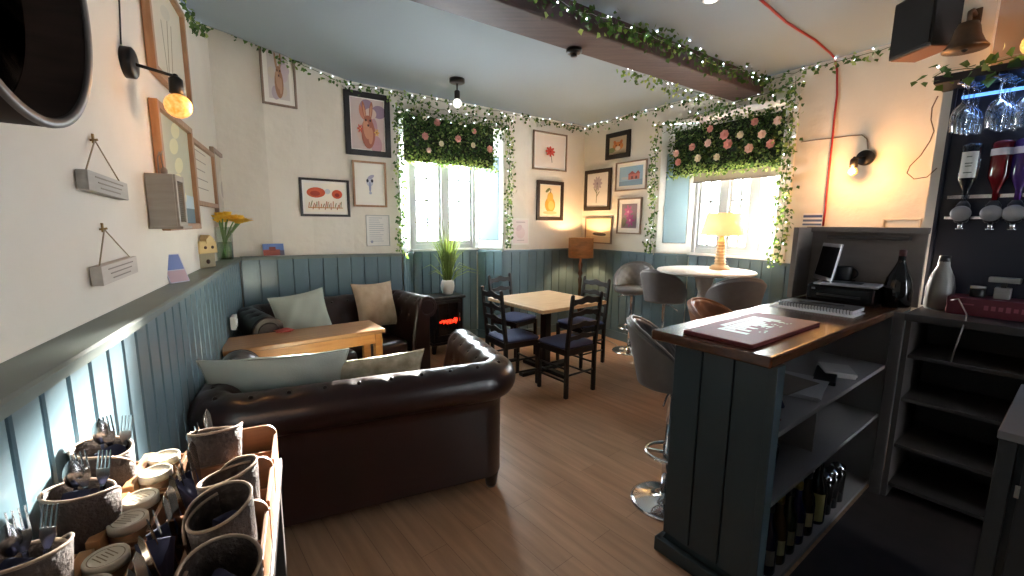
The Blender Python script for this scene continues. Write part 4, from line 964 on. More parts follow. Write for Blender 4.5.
# red bar mat with a silver print
q = [atz(681, 331, BT + .016), atz(738, 345.5, BT + .016), atz(811, 320, BT + .016), atz(757, 311.5, BT + .016)]
cm = (q[0] + q[1] + q[2] + q[3]) / 4
ma = bar(2.02, -.872)
t = thing('bar_mat', 'dark red padded bar mat with silver printed buildings on the bar top', 'bar mat', (ma.x, ma.y, BT), BARZ)
g = G(); g.box((0, 0, .009), (.68, .29, .017)); g.done('pad', mat('red_mat', (112, 34, 40), .55, bump=.1, bscale=80), t, bevel=.004)
g = G(); rr = random.Random(2); SIL = mat('silver_print', (196, 190, 170), .4); zt = .0182
x = -.20
while x < .2:
    w_ = rr.uniform(.018, .04); h_ = rr.uniform(.05, .13); g.quad((x, .07 - h_, zt), (x + w_ * .8, .07 - h_, zt), (x + w_ * .8, .07, zt), (x, .07, zt))
    x += w_
g.quad((-.12, .075, zt), (.21, .075, zt), (.21, .10, zt), (-.12, .10, zt))
for k in range(26): x = rr.uniform(-.2, .19); y = rr.uniform(-.09, -.03); g.quad((x, y, zt), (x + .014, y, zt), (x + .014, y + .006, zt), (x, y + .006, zt))
g.done('print', SIL, t, fixn=False)
# notebook, papers and pen
nb = bar(2.83, -.895)
t = thing('paper_sheet', 'white paper sheets lying under the spiral notebook on the bar top', 'paper', (nb.x, nb.y, BT), BARZ)
g = G(); g.box((-.03, 0, .002), (.21, .40, .003), rz=.02); g.box((-.02, -.01, .0045), (.2, .36, .002), rz=-.05); g.done('sheet', flat((224, 222, 222)), t)
t = thing('spiral_notebook', 'spiral-bound notebook with white pages on the bar top', 'notebook', (nb.x, nb.y, BT + .006), BARZ)
g = G(); g.box((.03, .0, .010), (.19, .36, .020)); g.done('pages', flat((206, 206, 210)), t, bevel=.002)
g = G(); g.box((.033, 0, .0215), (.19, .365, .002)); g.done('cover', mat('notebook_cover', (60, 58, 62), .5), t)
g = G()
for k in range(24):
    y = -.17 + .34 * k / 23; g.tube([(-.066 + .012 * math.cos(a * PI / 5), y, .012 + .014 * math.sin(a * PI / 5)) for a in range(11)], .0016, 5)
g.done('spiral', BLACKM, t)
g = G(); g.tube([(-.0, -.12, .027), (.03, .08, .027)], .0045, 8); g.tube([(.03, .08, .027), (.033, .10, .027)], [.0045, .001], 8)
o = g.done('pen', BLACKP); o.location = (nb.x, nb.y, BT + .006); o.rotation_euler = (0, 0, BARZ + .3); tag(o, 'black pen lying on the spiral notebook', 'pen')
# raised screen at the far end of the bar
t = thing('bar_screen', 'grey raised wooden screen with a small ledge at the far end of the bar', 'screen')
SCR = mat('screen_paint', (128, 118, 112), .6, var=(116, 106, 100), scale=(3, 3, 12))
g = G(); bb(g, 3.38, 3.40, -1.16, -.575, BT, 1.545); g.done('back_panel', SCR, t, bevel=.002)
g = G(); bb(g, 3.14, 3.40, -1.175, -1.145, BT, 1.545); g.done('side_panel', SCR, t, bevel=.002)
g = G(); bb(g, 3.345, 3.405, -1.175, -.57, 1.515, 1.55); g.done('top_rail', SCR, t, bevel=.003)
g = G(); bb(g, 3.31, 3.38, -1.04, -.64, 1.475, 1.495); g.done('ledge', DARKSH, t, bevel=.002)
# laptop on a black box, mug, cards, bottles
def bput(name, lab, cat, u, w, z=BT, rz=0, group=None): p = bar(u, w); return thing(name, lab, cat, (p.x, p.y, z), BARZ - PI / 2 + rz, group)   # local x = right seen from the bar, y = away
t = bput('receipt_printer', 'glossy black box-shaped printer standing on the bar under the laptop', 'printer', 3.225, -.89)
g = G(); g.box((0, 0, .058), (.34, .22, .11)); g.done('body', mat('gloss_black', (12, 12, 13), .2), t, bevel=.02)
g = G(); g.box((0, -.112, .05), (.22, .006, .012)); g.done('paper_slot', BLACKP, t); g = G(); g.box((-.13, -.111, .085), (.02, .004, .012)); g.done('button', CHROME, t)
t = bput('laptop', 'open silver laptop with a dark screen on top of the black printer', 'laptop', 3.21, -.90, BT + .114, .12)
LAP = mat('laptop_silver', (188, 188, 192), .35, .4)
g = G(); g.box((.03, -.02, .007), (.31, .22, .013)); g.done('base', LAP, t, bevel=.004)
g = G(); g.box((.0, -.015, .0145), (.2, .10, .002)); g.done('keyboard', BLACKP, t)
ML = Matrix.Rotation(-1.05, 3, 'Z') @ Matrix.Rotation(-.16, 3, 'X')
g = G(); c_ = V((-.115, .05, .014)); g.box(c_ + ML @ V((0, 0, .115)), (.29, .009, .24), M=ML); sc = g.done('screen', LAP, t, bevel=.003)
g = G(); g.box(c_ + ML @ V((0, -.0052, .118)), (.265, .002, .19), M=ML); g.done('display', mat('dark_screen', (22, 22, 26), .15), sc)
t = bput('mug', 'black mug beside the open laptop', 'mug', 3.33, -.93, BT + .0)
g = G(); g.lathe([(1e-5, .13), (.036, .13), (.040, .135), (.042, .215), (.039, .218), (.036, .21), (.034, .14), (1e-5, .14)], n=24); g.done('body', BLACKP, t)
g = G(); g.tube([(.04 + .028 * math.sin(a * PI / 8), 0, .175 + .03 * math.cos(a * PI / 8)) for a in range(9)], .005, 8); g.done('handle', BLACKP, t)
g = G(); g.box((0, .0, .065), (.10, .08, .13)); g.done('coaster_stand', mat('gloss_black', (12, 12, 13), .2), t)
def bottle(name, lab, u, w, z, prof, m, cap=None, label=None, group=None, sc=1):
    t = bput(name, lab, 'bottle', u, w, z, 0, group)
    g = G(); g.lathe([(r * sc, q * sc) for r, q in prof], n=24); g.done('body', m, t)
    zt = prof[-1][1] * sc; rt = prof[-1][0] * sc
    if cap: g = G(); g.lathe([(rt * 1.12, zt - .03 * sc), (rt * 1.12, zt + .006 * sc), (1e-5, zt + .008 * sc)], n=16); g.done('cap', cap, t)
    if label:
        r0 = prof[2][0] * sc + .0008; a, b, m2 = label
        g = G(); g.grid(lambda u_, v_: V((r0 * math.sin((u_ - .5) * 2.6), -r0 * math.cos((u_ - .5) * 2.6), (a + (b - a) * v_) * sc)), 14, 2); g.done('label', m2, t, fixn=False)
    return t
LIQ = [(1e-5, 0), (.036, 0), (.039, .01), (.039, .15), (.034, .19), (.016, .24), (.0145, .31)]
ROUND = [(1e-5, 0), (.06, 0), (.068, .012), (.07, .10), (.058, .17), (.03, .235), (.018, .27), (.016, .33)]
MILK = [(1e-5, 0), (.044, 0), (.05, .012), (.05, .10), (.042, .15), (.022, .20), (.018, .24)]
DKG = mat('dark_bottle_glass', (20, 16, 14), .12); CRM = mat('cream_bottle', (128, 124, 120), .4)
bottle('wine_bottle', 'big dark round-shouldered bottle at the screen end of the bar', 3.32, -.66, BT, ROUND, DKG, mat('wax_seal', (70, 26, 24), .5))
# back counter with dark shelves
t = thing('back_counter', 'dark back counter with open shelves behind the bar', 'back counter')
BC = mat('back_counter_wood', (42, 36, 35), .5, var=(32, 27, 27), scale=(4, 4, 20)); BS = mat('shelf_edge', (60, 54, 52), .6)
g = G(); bb(g, 3.10, 3.576, -.575, 1.4, BT - .04, BT); g.done('worktop', BC, t, bevel=.004)
for z in (.856, .606, .33, .09): g = G(); bb(g, 3.13, 3.562, -.543, 1.38, z - .02, z); g.done('shelf', BS, t, bevel=.002)
g = G(); bb(g, 3.563, 3.577, -.565, 1.4, 0, BT - .04); g.done('back_panel', BC, t)
for w_ in (-.555, .45): g = G(); bb(g, 3.115, 3.562, w_ - .012, w_ + .012, 0, BT - .04); g.done('side_panel', BS, t, bevel=.002)
g = G(); bb(g, 3.10, 3.13, -.62, -.57, 0, BT); g.done('corner_post', mat('post_paint', (70, 64, 62), .6), t, bevel=.003)
bottle('bottle', 'white bottle with a dark cap on the back counter', 3.44, -.50, BT, MILK, CRM, BLACKP, sc=1.25)
t = bput('display_box', 'dark red printed box lying along the back counter', 'box', 3.42, -.17, BT)
g = G(); g.box((0, 0, .047), (.56, .20, .094)); g.done('body', mat('crimson_card', (96, 28, 44), .5), t, bevel=.003)
g = G(); rr = random.Random(9); PK = mat('pink_ink', (150, 76, 92), .6)
for k in range(11): x = -.13 + .026 * k; h_ = rr.uniform(.02, .03); g.box((x, -.1005, .05), (.016, .001, h_))
g.box((.22, -.1005, .06), (.05, .001, .012), rz=0); g.box((-.2, -.1005, .06), (.05, .001, .008)); g.done('print', PK, t)
JAR = [(1e-5, 0), (.028, 0), (.03, .005), (.03, .045)]
for k, (x, lab, m) in enumerate(((-.18, 'small dark jar with pale lid at the left end of the crimson box', BLACKP), (.02, 'small glass jar with pale lid on the crimson box, beside the little scale', mat('jar_grey', (120, 116, 114), .4)), (.20, 'small grey-lidded jar at the right end of the crimson box', mat('jar_dark', (60, 54, 56), .4)))):
    p = bar(3.42, -.17 + x); t = thing('jar', lab, 'jar', (p.x, p.y, BT + .0945), 0, 'jars on the crimson box')
    g = G(); g.lathe(JAR, n=20); g.done('body', m, t); g = G(); g.lathe([(.031, .045), (.031, .058), (1e-5, .059)], n=20); g.done('lid', mat('jar_lid', (150, 146, 142), .4), t)
t = bput('spirit_measure', 'small pale block stand on the crimson box', 'stand', 3.43, -.26, BT + .0945)
g = G(); g.box((0, 0, .03), (.06, .06, .06)); g.done('body', mat('pale_block', (150, 148, 146), .5), t, bevel=.004); g = G(); g.box((0, 0, .075), (.02, .03, .03)); g.done('neck', BLACKP, t); g = G(); g.box((0, 0, .10), (.115, .05, .028)); g.done('head', mat('pale_block', (150, 148, 146), .5), t, bevel=.004)
bottle('bottle', 'small dark bottle with a silver cap and pale badge on the crimson box', 3.44, -.075, BT + .0945, [(1e-5, 0), (.03, 0), (.034, .008), (.034, .05), (.026, .085), (.013, .115), (.012, .15)], mat('blue_black_glass', (22, 28, 40), .15), CHROME, (.02, .06, mat('pale_badge', (180, 190, 210), .4)))
a = bar(3.38, -.46, BT + .008); g = G()
pts = [a, bar(3.33, -.44, BT + .07), bar(3.27, -.40, BT + .09), bar(3.14, -.345, BT + .03), bar(3.095, -.345, BT - .03), bar(3.095, -.36, BT - .14), bar(3.11, -.37, BT - .22)]
g.tube(pts, .004, 6); tag(g.done('cable', mat('grey_lead', (120, 112, 110), .6)), 'thin grey lead drooping over the edge of the back counter', 'cable')

# back-bar unit: navy panel, optics and bottles
t = thing('back_bar_unit', 'navy back bar unit with blue strip lighting behind the upturned bottles', 'back bar')
g = G(); bb(g, 3.562, 3.576, -.575, .9, BT, 2.36); g.done('back_panel', NAVYB, t)
g = G(); bb(g, 3.535, 3.578, -.588, -.572, BT, 2.36); g.done('side_panel', NAVYB, t, bevel=.002)
g = G(); bb(g, 3.34, 3.62, -.64, .9, 2.33, 2.37); g.done('canopy', mat('canopy_wood', (46, 38, 34), .6), t, bevel=.003)
g = G(); bb(g, 3.545, 3.56, -.55, .88, 2.27, 2.285); g.done('light_strip', mat('blue_led', (120, 170, 255), .4, emit=.35, erg=(90, 150, 255)), t)
g = G(); bb(g, 3.535, 3.555, -.545, .88, 1.715, 1.735); bb(g, 3.535, 3.555, -.545, .88, 1.60, 1.615); g.done('optic_rail', CHROME, t)
def area(p, e, col, sx, sy, d):
    l = bpy.data.lights.new('strip_light', 'AREA'); l.shape = 'RECTANGLE'; l.size = sx; l.size_y = sy; l.energy = e; l.color = col
    o = bpy.data.objects.new('strip_light', l); COL.objects.link(o); o.location = p; o.rotation_euler = V(d).to_track_quat('-Z', 'Y').to_euler(); return o
area(bar(3.52, -.2, 2.262), .25, (.35, .55, 1), .05, .7, (-.1, 0, -1))
OPT = [(-.47, glassy('clear_spirit_glass', (206, 216, 226), .3), flat((196, 194, 186)), 'upturned clear bottle with a pale label, first on the optics rail'),
       (-.355, mat('red_liqueur', (92, 14, 20), .12), flat((206, 196, 196)), 'upturned dark red bottle with a white neck band, second on the optics rail'),
       (-.275, mat('purple_liqueur', (58, 34, 92), .12), flat((206, 196, 206)), 'upturned purple bottle on the optics rail, cut by the right edge')]
for w_, m, lm, lab in OPT:
    p = bar(3.505, w_)
    t = thing('spirit_bottle', lab, 'bottle', (p.x, p.y, 1.70), BARZ - PI / 2, 'upturned bottles on the optics rail')
    g = G(); g.lathe([(.012, .0), (.013, .05), (.02, .07), (.040, .12), (.042, .135), (.042, .30), (.036, .31), (1e-5, .31)], n=24); g.done('body', m, t)
    g = G(); r0 = .0428
    z0, z1 = (.125, .265) if w_ < -.4 else (.235, .27)
    hw = .85 if w_ < -.4 else 1.45
    g.grid(lambda u_, v_: V((r0 * math.sin((u_ - .5) * 2 * hw), -r0 * math.cos((u_ - .5) * 2 * hw), z0 + (z1 - z0) * v_)), 14, 2); g.done('label', lm, t, fixn=False)
    if w_ < -.4:
        g = G(); r0 = .0434
        for zz, ww in ((.235, .25), (.20, .35), (.185, .3), (.15, .4)): g.grid(lambda u_, v_: V((r0 * math.sin((u_ - .5) * 2 * ww), -r0 * math.cos((u_ - .5) * 2 * ww), zz + .006 * v_)), 6, 2)
        g.done('print', flat((96, 104, 92)), t, fixn=False)
    t = thing('optic_measure', ['round silver optic under the clear bottle', 'round silver optic under the dark red bottle', 'round silver optic under the purple bottle'][OPT.index((w_, m, lm, lab))], 'optic', (p.x, p.y, 1.60), BARZ - PI / 2, 'optics on the back bar')
    MX = Matrix.Rotation(PI / 2, 3, 'X')
    g = G(); g.lathe([(1e-5, .0), (.04, 0), (.043, .012), (.036, .02), (1e-5, .022)], (0, -.03, .03), 28, M=MX); g.done('face', mat('optic_face', (150, 148, 150), .3, .5), t)
    g = G(); g.lathe([(.022, -.02), (.03, -.01), (.03, .075), (.016, .098)], n=20); g.done('chamber', mat('optic_dark', (40, 40, 46), .3), t)
    g = G(); g.lathe([(.006, -.055), (.012, -.05), (.012, -.02)], n=12); g.lathe([(.02, -.058), (.02, -.052), (1e-5, -.05)], n=16); g.done('nozzle', CHROME, t)
# hanging glasses
GP = [(.034, 0), (.033, -.004), (.006, -.012), (.0042, -.03), (.0042, -.10), (.010, -.112), (.034, -.14), (.042, -.175), (.041, -.215), (.036, -.255)]
gm = None; k = 0
for row, w_ in enumerate((-.515, -.385, -.29)):
    for j in range(4 if row < 2 else 2):
        u_ = 3.37 + .062 * j; p = bar(u_, w_ + .01 * j)
        if gm is None:
            g = G(); g.lathe([(1e-5, .001)] + GP, n=24, cap=False); gm = g.done('wine_glass', WGLASS, fixn=False); o = gm
        else: o = gm.copy(); COL.objects.link(o)
        o.location = (p.x, p.y, 2.318)
        nth = ('frontmost', 'second', 'third', 'rearmost')[j] if row < 2 else ('frontmost', 'rear')[j]
        tag(o, 'upside-down wine glass, %s in the %s hanging row' % (nth, ('row nearest the pillar,', 'middle', 'right-hand cut-off')[row].replace('row nearest the pillar,', 'pillar-side')), 'wine glass', 'wine glasses hanging over the back bar')
for row, w_ in enumerate((-.515, -.385, -.29)):
    g = G()
    for s in (-.016, .016): bb(g, 3.34, 3.60, w_ + s - .004, w_ + s + .004, 2.319, 2.33)
    tag(g.done('glass_rail', BLACKM), ['pair of dark rails holding the pillar-side row of glasses', 'pair of dark rails holding the middle row of glasses', 'pair of dark rails holding the cut-off right row of glasses'][row], 'rail', 'glass rails under the canopy')
# bell, speaker, third wall light
bp = bar(3.43, -.55)
t = thing('brass_bell', 'dull brass hanging bell on a bracket on the pillar', 'bell', (bp.x, bp.y, 2.50), BARZ - PI / 2)
BR = mat('dull_brass', (92, 70, 50), .45, .5, var=(70, 52, 38), scale=(12, 12, 12))
g = G(); g.lathe([(.092, 0), (.094, .006), (.075, .03), (.058, .07), (.05, .11), (.04, .135), (1e-5, .145)], n=32); g.done('body', BR, t)
g = G(); g.tube([(0, 0, .14), (0, .0, .19), (0, .06, .215), (0, .148, .215)], .011, 8); g.box((0, .143, .2), (.05, .012, .09)); g.done('bracket', BR, t)
g = G(); g.tube([(0, 0, .12), (0, 0, .01)], .004, 6); g.ball((0, 0, .004), .016, 10); g.done('clapper', BLACKM, t)
SPZ = 2.58
q0, q1, q2 = atz(888, 62, SPZ), atz(931, 44, SPZ), atz(952, 48, SPZ)
ex = (q0 - q1).xy; sl = ex.length; ex = ex.normalized(); ey = V((-ex.y, ex.x))
if ey.dot((q2 - q1).xy) < 0: ey = -ey
sw = (q2 - q1).xy.dot(ey); cxy = q1.xy + ex * sl / 2 + ey * sw / 2
t = thing('loudspeaker', 'large black box loudspeaker hung under the ceiling beside the pillar', 'loudspeaker', (cxy.x, cxy.y, SPZ), math.atan2(ex.y, ex.x))
g = G(); g.box((0, 0, .165), (sl, sw, .328)); g.done('cabinet', mat('speaker_black', (15, 13, 14), .6), t, bevel=.006)
sgn = -1 if (V((-ex.y, ex.x))).dot(ey) > 0 else 1
g = G(); g.box((0, sgn * (sw / 2 + .004), .165), (sl - .02, .008, .30)); g.done('grille', mat('speaker_cloth', (20, 18, 19), .9, bump=.3, bscale=300), t, bevel=.003)
g = G(); g.box((0, 0, -.002), (sl - .02, sw - .02, .004)); g.done('underside', mat('speaker_lit_base', (126, 76, 56), .6), t)  # orange light falling on the black box from below, put into this colour
wb = (V((nR.x, nR.y)) * (dR - .006)); bk = cxy - nR * cxy.dot(nR) + nR * (dR - .004)
g = G(); Mi = Matrix.Rotation(-math.atan2(ex.y, ex.x), 2); b2 = Mi @ (bk - cxy); g.bar((0, 0, .32), (0, 0, 2.93 - SPZ), .05); g.done('bracket', BLACKM, t)
p3 = bar(3.655, -.30, 2.63)
wall_light('black wall light with big filament globe at the right edge over the back bar', p3, U, -.0, 0, .062, .4)
# wires
g = G(); a = bar(3.57, -.60, 2.17); pts = [bar(3.50, -.64, 2.33), bar(3.50, -.665, 2.2), bar(3.52, -.655, 2.08), bar(3.56, -.615, 2.22)]
pr = [onw(*q, U, 3.555) for q in ((938, 96), (932, 108), (931, 120), (934, 131), (930, 141), (921, 155), (910, 166), (907, 173), (914, 179), (927, 177), (937, 168))]
g.tube(pr, .003, 6); tag(g.done('cable', mat('brown_flex', (120, 96, 76), .6)), 'loose brown flex looping down beside the pillar', 'cable')
# red cable: ceiling and right wall
g = G(); RED = mat('red_cable', (168, 44, 44), .5)
cp_ = [atz(*q, ZC - .006) for q in ((752, -8), (770, 8), (786, 22), (800, 31), (815, 40), (830, 53))]
wp = [onw(*q, nR, dR - .008) for q in ((835, 58), (837, 70), (837, 95), (834, 120), (832, 143), (828, 180), (825, 212), (823, 226))]
g.tube(cp_ + wp, .008, 8); o = tag(g.done('red_cable', RED), 'red cable crossing the ceiling and dropping down the right wall', 'cable')
g = G(); wp2 = [onw(*q, nR, dR - .006) for q in ((801, 142), (815, 140), (834, 138), (848, 136), (862, 135), (867, 139), (868, 149))]
g.tube(wp2, .004, 6); tag(g.done('cable', mat('brown_flex', (120, 96, 76), .6)), 'thin flex running along the right wall to the orange light', 'cable')

# things on the bar shelves ------------------------------------------------------
def on_shelf(u, w, z): p = bar(u, w); return (p.x, p.y, z)
def paper(u, w, z, a, b, rz, col, lab, name='paper_pile', cat='papers', h=.012):
    g = G(); p = bar(u, w); n = 4
    for k in range(n): g.box((p.x + .004 * math.sin(k * 3), p.y + .004 * math.cos(k * 5), z + .001 + h * (k + .5) / n), (a, b, h / n * .9), rz=BARZ + rz + .03 * math.sin(k * 4))
    return tag(g.done(name, flat(col)), lab, cat)
paper(2.38, -.80, .755, .34, .22, .2, (186, 182, 186), 'pile of white papers on the upper bar shelf', h=.02)
paper(2.30, -.85, .777, .30, .21, -.1, (128, 116, 108), 'brown folder on top of the papers on the upper bar shelf', 'folder', 'folder', .006)
paper(2.78, -.76, .755, .18, .14, .5, (176, 170, 170), 'crumpled white paper at the far end of the upper bar shelf', 'paper_pile', 'papers', .03)
g = G(); p = bar(2.66, -.77); g.box((p.x, p.y, .766), (.30, .10, .02), rz=BARZ + .25); tag(g.done('tablet', BLACKP, bevel=.006), 'flat black tablet on the upper bar shelf beside the papers', 'tablet')
for i, (u, w, rz, c, lab) in enumerate(((1.98, -.80, .9, (26, 24, 26), 'thick black marker on the upper bar shelf'), (2.10, -.77, .5, (30, 34, 60), 'dark blue marker at the corner of the paper pile'), (1.93, -.75, 1.0, (120, 36, 40), 'thin red pencil near the edge of the upper bar shelf'))):
    r = thing('marker_pen' if i < 2 else 'pencil', lab, 'pen', on_shelf(u, w, .755), BARZ + rz)
    R_ = .010 if i < 2 else .005
    g = G(); g.tube([(-.08, 0, R_), (.05, 0, R_)], R_, 10); g.done('barrel', flat(c), r); g = G(); g.tube([(.05, 0, R_), (.085, 0, R_)], [R_ * 1.02, R_ * .8], 10); g.done('cap', flat((60, 58, 60)), r)
t = thing('storage_canister', 'dark cylindrical canister on the middle bar shelf', 'canister', on_shelf(2.62, -.86, .455))
g = G(); g.lathe([(1e-5, .0), (.075, 0), (.078, .01), (.078, .2), (.07, .21), (1e-5, .212)], n=28); g.done('body', mat('canister_dark', (34, 28, 32), .35), t); g = G(); g.lathe([(.08, .205), (.08, .235), (.03, .245), (1e-5, .245)], n=28); g.done('lid', BLACKP, t)
for k in range(4):
    g = G(); u = 1.86 + .085 * k; p = bar(u, -.76 - .05 * (k % 2))
    t = tag(G().lathe([(.026, .001), (.028, .004), (.034, .12), (.031, .12), (.026, .012), (1e-5, .012)], n=20).done('tumbler', WGLASS, loc=(p.x, p.y, .455), fixn=False), ['tumbler nearest the end panel on the middle bar shelf', 'second tumbler from the end panel on the middle bar shelf', 'third tumbler from the end panel on the middle bar shelf', 'tumbler beside the divider side of the middle bar shelf'][k], 'glass', 'tumblers on the middle bar shelf')
cols = [((60, 46, 24), 'amber'), ((26, 30, 60), 'navy'), ((70, 54, 30), 'brown'), ((30, 44, 32), 'green'), ((24, 26, 70), 'blue'), ((48, 34, 22), 'dark brown')]
rr = random.Random(21); kk = 0
for row in range(2):
    for k in range(6):
        u = 1.83 + .105 * k + row * .03; w = -.70 - .11 * row; c, cn = cols[(k + row * 2) % 6]
        s = .95 + .12 * rr.random()
        bottle('bottle', '%s bottle, %s from the end panel, %s row, bottom bar shelf' % (cn, ('first', 'second', 'third', 'fourth', 'fifth', 'sixth')[k], ('front', 'rear')[row]), u, w, .03, LIQ, mat('glass_' + cn.replace(' ', '_'), c, .12), [mat('gold_foil', (168, 140, 70), .35, .7), BLACKP][(k + row) % 2], (.05, .12, flat([(150, 140, 110), (120, 116, 110), (170, 160, 120)][k % 3])), 'bottles on the bottom bar shelf', s)
t = bput('bottle', 'bottle with a tall pale yellow label at the far end of the bottom bar shelf', 'bottle', 2.50, -.70, .03)
g = G(); g.lathe([(r * 1.15, z * 1.1) for r, z in LIQ], n=24); g.done('body', DKG, t)
g = G(); g.grid(lambda u_, v_: V((.0456 * math.sin((u_ - .5) * 2.4), -.0456 * math.cos((u_ - .5) * 2.4), .02 + .15 * v_)), 14, 2); g.done('label', flat((186, 176, 120)), t, fixn=False)
for k in range(3):
    p = bar(2.62 + .09 * k, -.70); t = thing('steel_shaker', ['steel cap bottle nearest the pale yellow label on the bottom shelf', 'steel-topped bottle in the middle of three at the far end of the bottom shelf', 'steel-topped bottle furthest along the bottom shelf'][k], 'bottle', (p.x, p.y, .03), 0, 'steel-topped bottles at the far end of the bottom shelf')
    g = G(); g.lathe([(1e-5, 0), (.036, 0), (.038, .16), (.03, .19)], n=20); g.done('body', DKG, t); g = G(); g.lathe([(.032, .185), (.036, .19), (.034, .205), (.012, .22), (1e-5, .222)], n=20); g.done('cap', CHROME, t)
# low cabinet at the right edge
t = thing('low_cabinet', 'dark low cabinet with a pale top at the lower right corner behind the bar', 'cabinet')
CB = mat('cabinet_paint', (44, 48, 53), .5)
g = G(); bb(g, 1.93, 2.54, -.10, .6, .0, .925); g.done('body', CB, t, bevel=.003)
g = G(); bb(g, 1.90, 2.56, -.105, .62, .925, .95); g.done('top', mat('cabinet_top', (118, 116, 120), .45), t, bevel=.003)
g = G(); bb(g, 1.905, 1.93, -.10, -.062, .02, .925); g.done('stile', CB, t, bevel=.002)
g = G(); bb(g, 1.905, 1.93, -.045, .55, .05, .90); dr = g.done('door', CB, t, bevel=.003)
g = G(); bb(g, 1.898, 1.907, -.052, -.042, .76, .80); g.done('hinge', STEEL, dr); g = G(); bb(g, 1.898, 1.907, -.052, -.042, .15, .19); g.done('hinge', STEEL, dr)
# ------------------------------------------------------------------ cutlery caddies on a stand beside the left wall
# local frame: x = away from the wall (nL), y = along the wall, away from the camera
CB_ = nL * -.60
CZ = .86
CYAW = math.atan2(nL.y, nL.x)
def cl(x, a): return nL * x + tL * a                          # x = nL coordinate, a = along the wall
sc0 = cl(-.285, .83)
t = thing('side_table', 'dark side table under the wooden cutlery caddies by the boarded wall', 'side table', (sc0.x, sc0.y, 0), CYAW)
DKW = mat('dark_side_table', (40, 30, 26), .5)
g = G(); g.box((0, 0, CZ - .016), (.40, 1.06, .03)); g.done('tabletop', DKW, t, bevel=.004)
for x in (-.17, .17):
    for y in (-.49, .49): g = G(); g.bar((x, y, 0), (x, y, CZ - .03), .045); g.done('leg', DKW, t, bevel=.003)
g = G(); g.box((0, 0, CZ - .08), (.34, .96, .09)); g.done('apron', DKW, t, bevel=.002)
PITCH_A = .186
a0 = 1.265                                                     # centre of the farthest caddy
ORD = ['farthest of the row, touching the front sofa', 'second from the front sofa', 'third from the front sofa', 'nearest the camera, cut by the lower edge']
def caddy(lab, a):
    p = cl(-.285, a); r = thing('cutlery_caddy', lab, 'caddy', (p.x, p.y, CZ), CYAW, 'wooden cutlery caddies on the side table')
    wx, wy = .385, .168; x0, x1 = -wx / 2, wx / 2
    g = G(); g.box((0, 0, .005), (wx, wy, .010)); g.done('base', CADDY, r)
    # rounded back board towards the sofa, lower front board
    def rb(h, rad): return [(x0, 0), (x1, 0), (x1, h - rad)] + [(x1 - rad + rad * math.cos(i * PI / 12), h - rad + rad * math.sin(i * PI / 12)) for i in range(7)] + [(x0, h)]
    g = G(); P_ = [(.02, .01), (x1, .01), (x1, .08)] + [(x1 - .03 + .03 * math.cos(i * PI / 12), .085 + .03 * math.sin(i * PI / 12)) for i in range(7)] + [(.02, .115)]
    g.prism(P_, (0, wy / 2 - .009, 0), (1, 0, 0), (0, 0, 1), (0, .009, 0)); g.prism([(x0, .01), (.02, .01), (.02, .075), (x0, .075)], (0, wy / 2 - .009, 0), (1, 0, 0), (0, 0, 1), (0, .009, 0)); g.done('back_board', CADDY, r, bevel=.0015)
    g = G(); g.prism([(x0, .01), (x1, .01), (x1, .072), (x0, .072)], (0, -wy / 2, 0), (1, 0, 0), (0, 0, 1), (0, .009, 0)); g.done('front_board', CADDY, r, bevel=.0015)
    g = G(); g.box((x0 + .004, 0, .042), (.008, wy - .018, .065)); g.done('end_board', CADDY, r, bevel=.0015)
    g = G(); g.box((x1 - .004, 0, .048), (.008, wy - .018, .076)); g.done('end_board', CADDY, r, bevel=.0015)
    g = G(); g.box((-.098, 0, .05), (.022, wy - .004, .085)); g.done('rail', mat('caddy_rail', (196, 146, 98), .45, var=(172, 122, 78), scale=(50, 6, 50)), r, bevel=.002)
    for x in (-.018, .062): g = G(); g.box((x, 0, .046), (.008, wy - .018, .074)); g.done('divider', CADDY, r, bevel=.001)
    g = G(); g.box((.125, .0, .042), (.118, .007, .064)); g.done('divider', CADDY, r, bevel=.001)
    return r
cad = None
def cup_mesh():
    g = G(); N = 46; H_ = .125
    rows = []
    for i in range(N + 1):
        s = i / N; a = -2.2 + s * 2 * PI * 1.28
        r0 = .038 + .007 * s; top = H_ - .012 * math.sin(s * PI * 2.2) - (.03 * max(0, (s - .86) / .14) ** 2)
        rows.append([(r0 * (.92 + .14 * v), a, top * v) for v in (0, .25, .5, .75, 1)])
    th = .0035; vs = []
    for off in (0, th):
        for row in rows:
            for r0, a, z in row: vs.append(((r0 + off) * math.cos(a), (r0 + off) * math.sin(a), z + .001))
    nv = 5; M_ = (N + 1) * nv; fs = []
    for i in range(N):
        for j in range(nv - 1):
            k = i * nv + j; fs.append((k, k + nv, k + nv + 1, k + 1)); fs.append((M_ + k, M_ + k + 1, M_ + k + nv + 1, M_ + k + nv))
        k = i * nv + nv - 1; fs.append((k, k + nv, M_ + k + nv, M_ + k)); k = i * nv; fs.append((k, M_ + k, M_ + k + nv, k + nv))
    for i in (0, N):
        for j in range(nv - 1): k = i * nv + j; fs.append((k, k + 1, M_ + k + 1, M_ + k))
    g.add(vs, fs, True)
    return g
cup_o = [None]
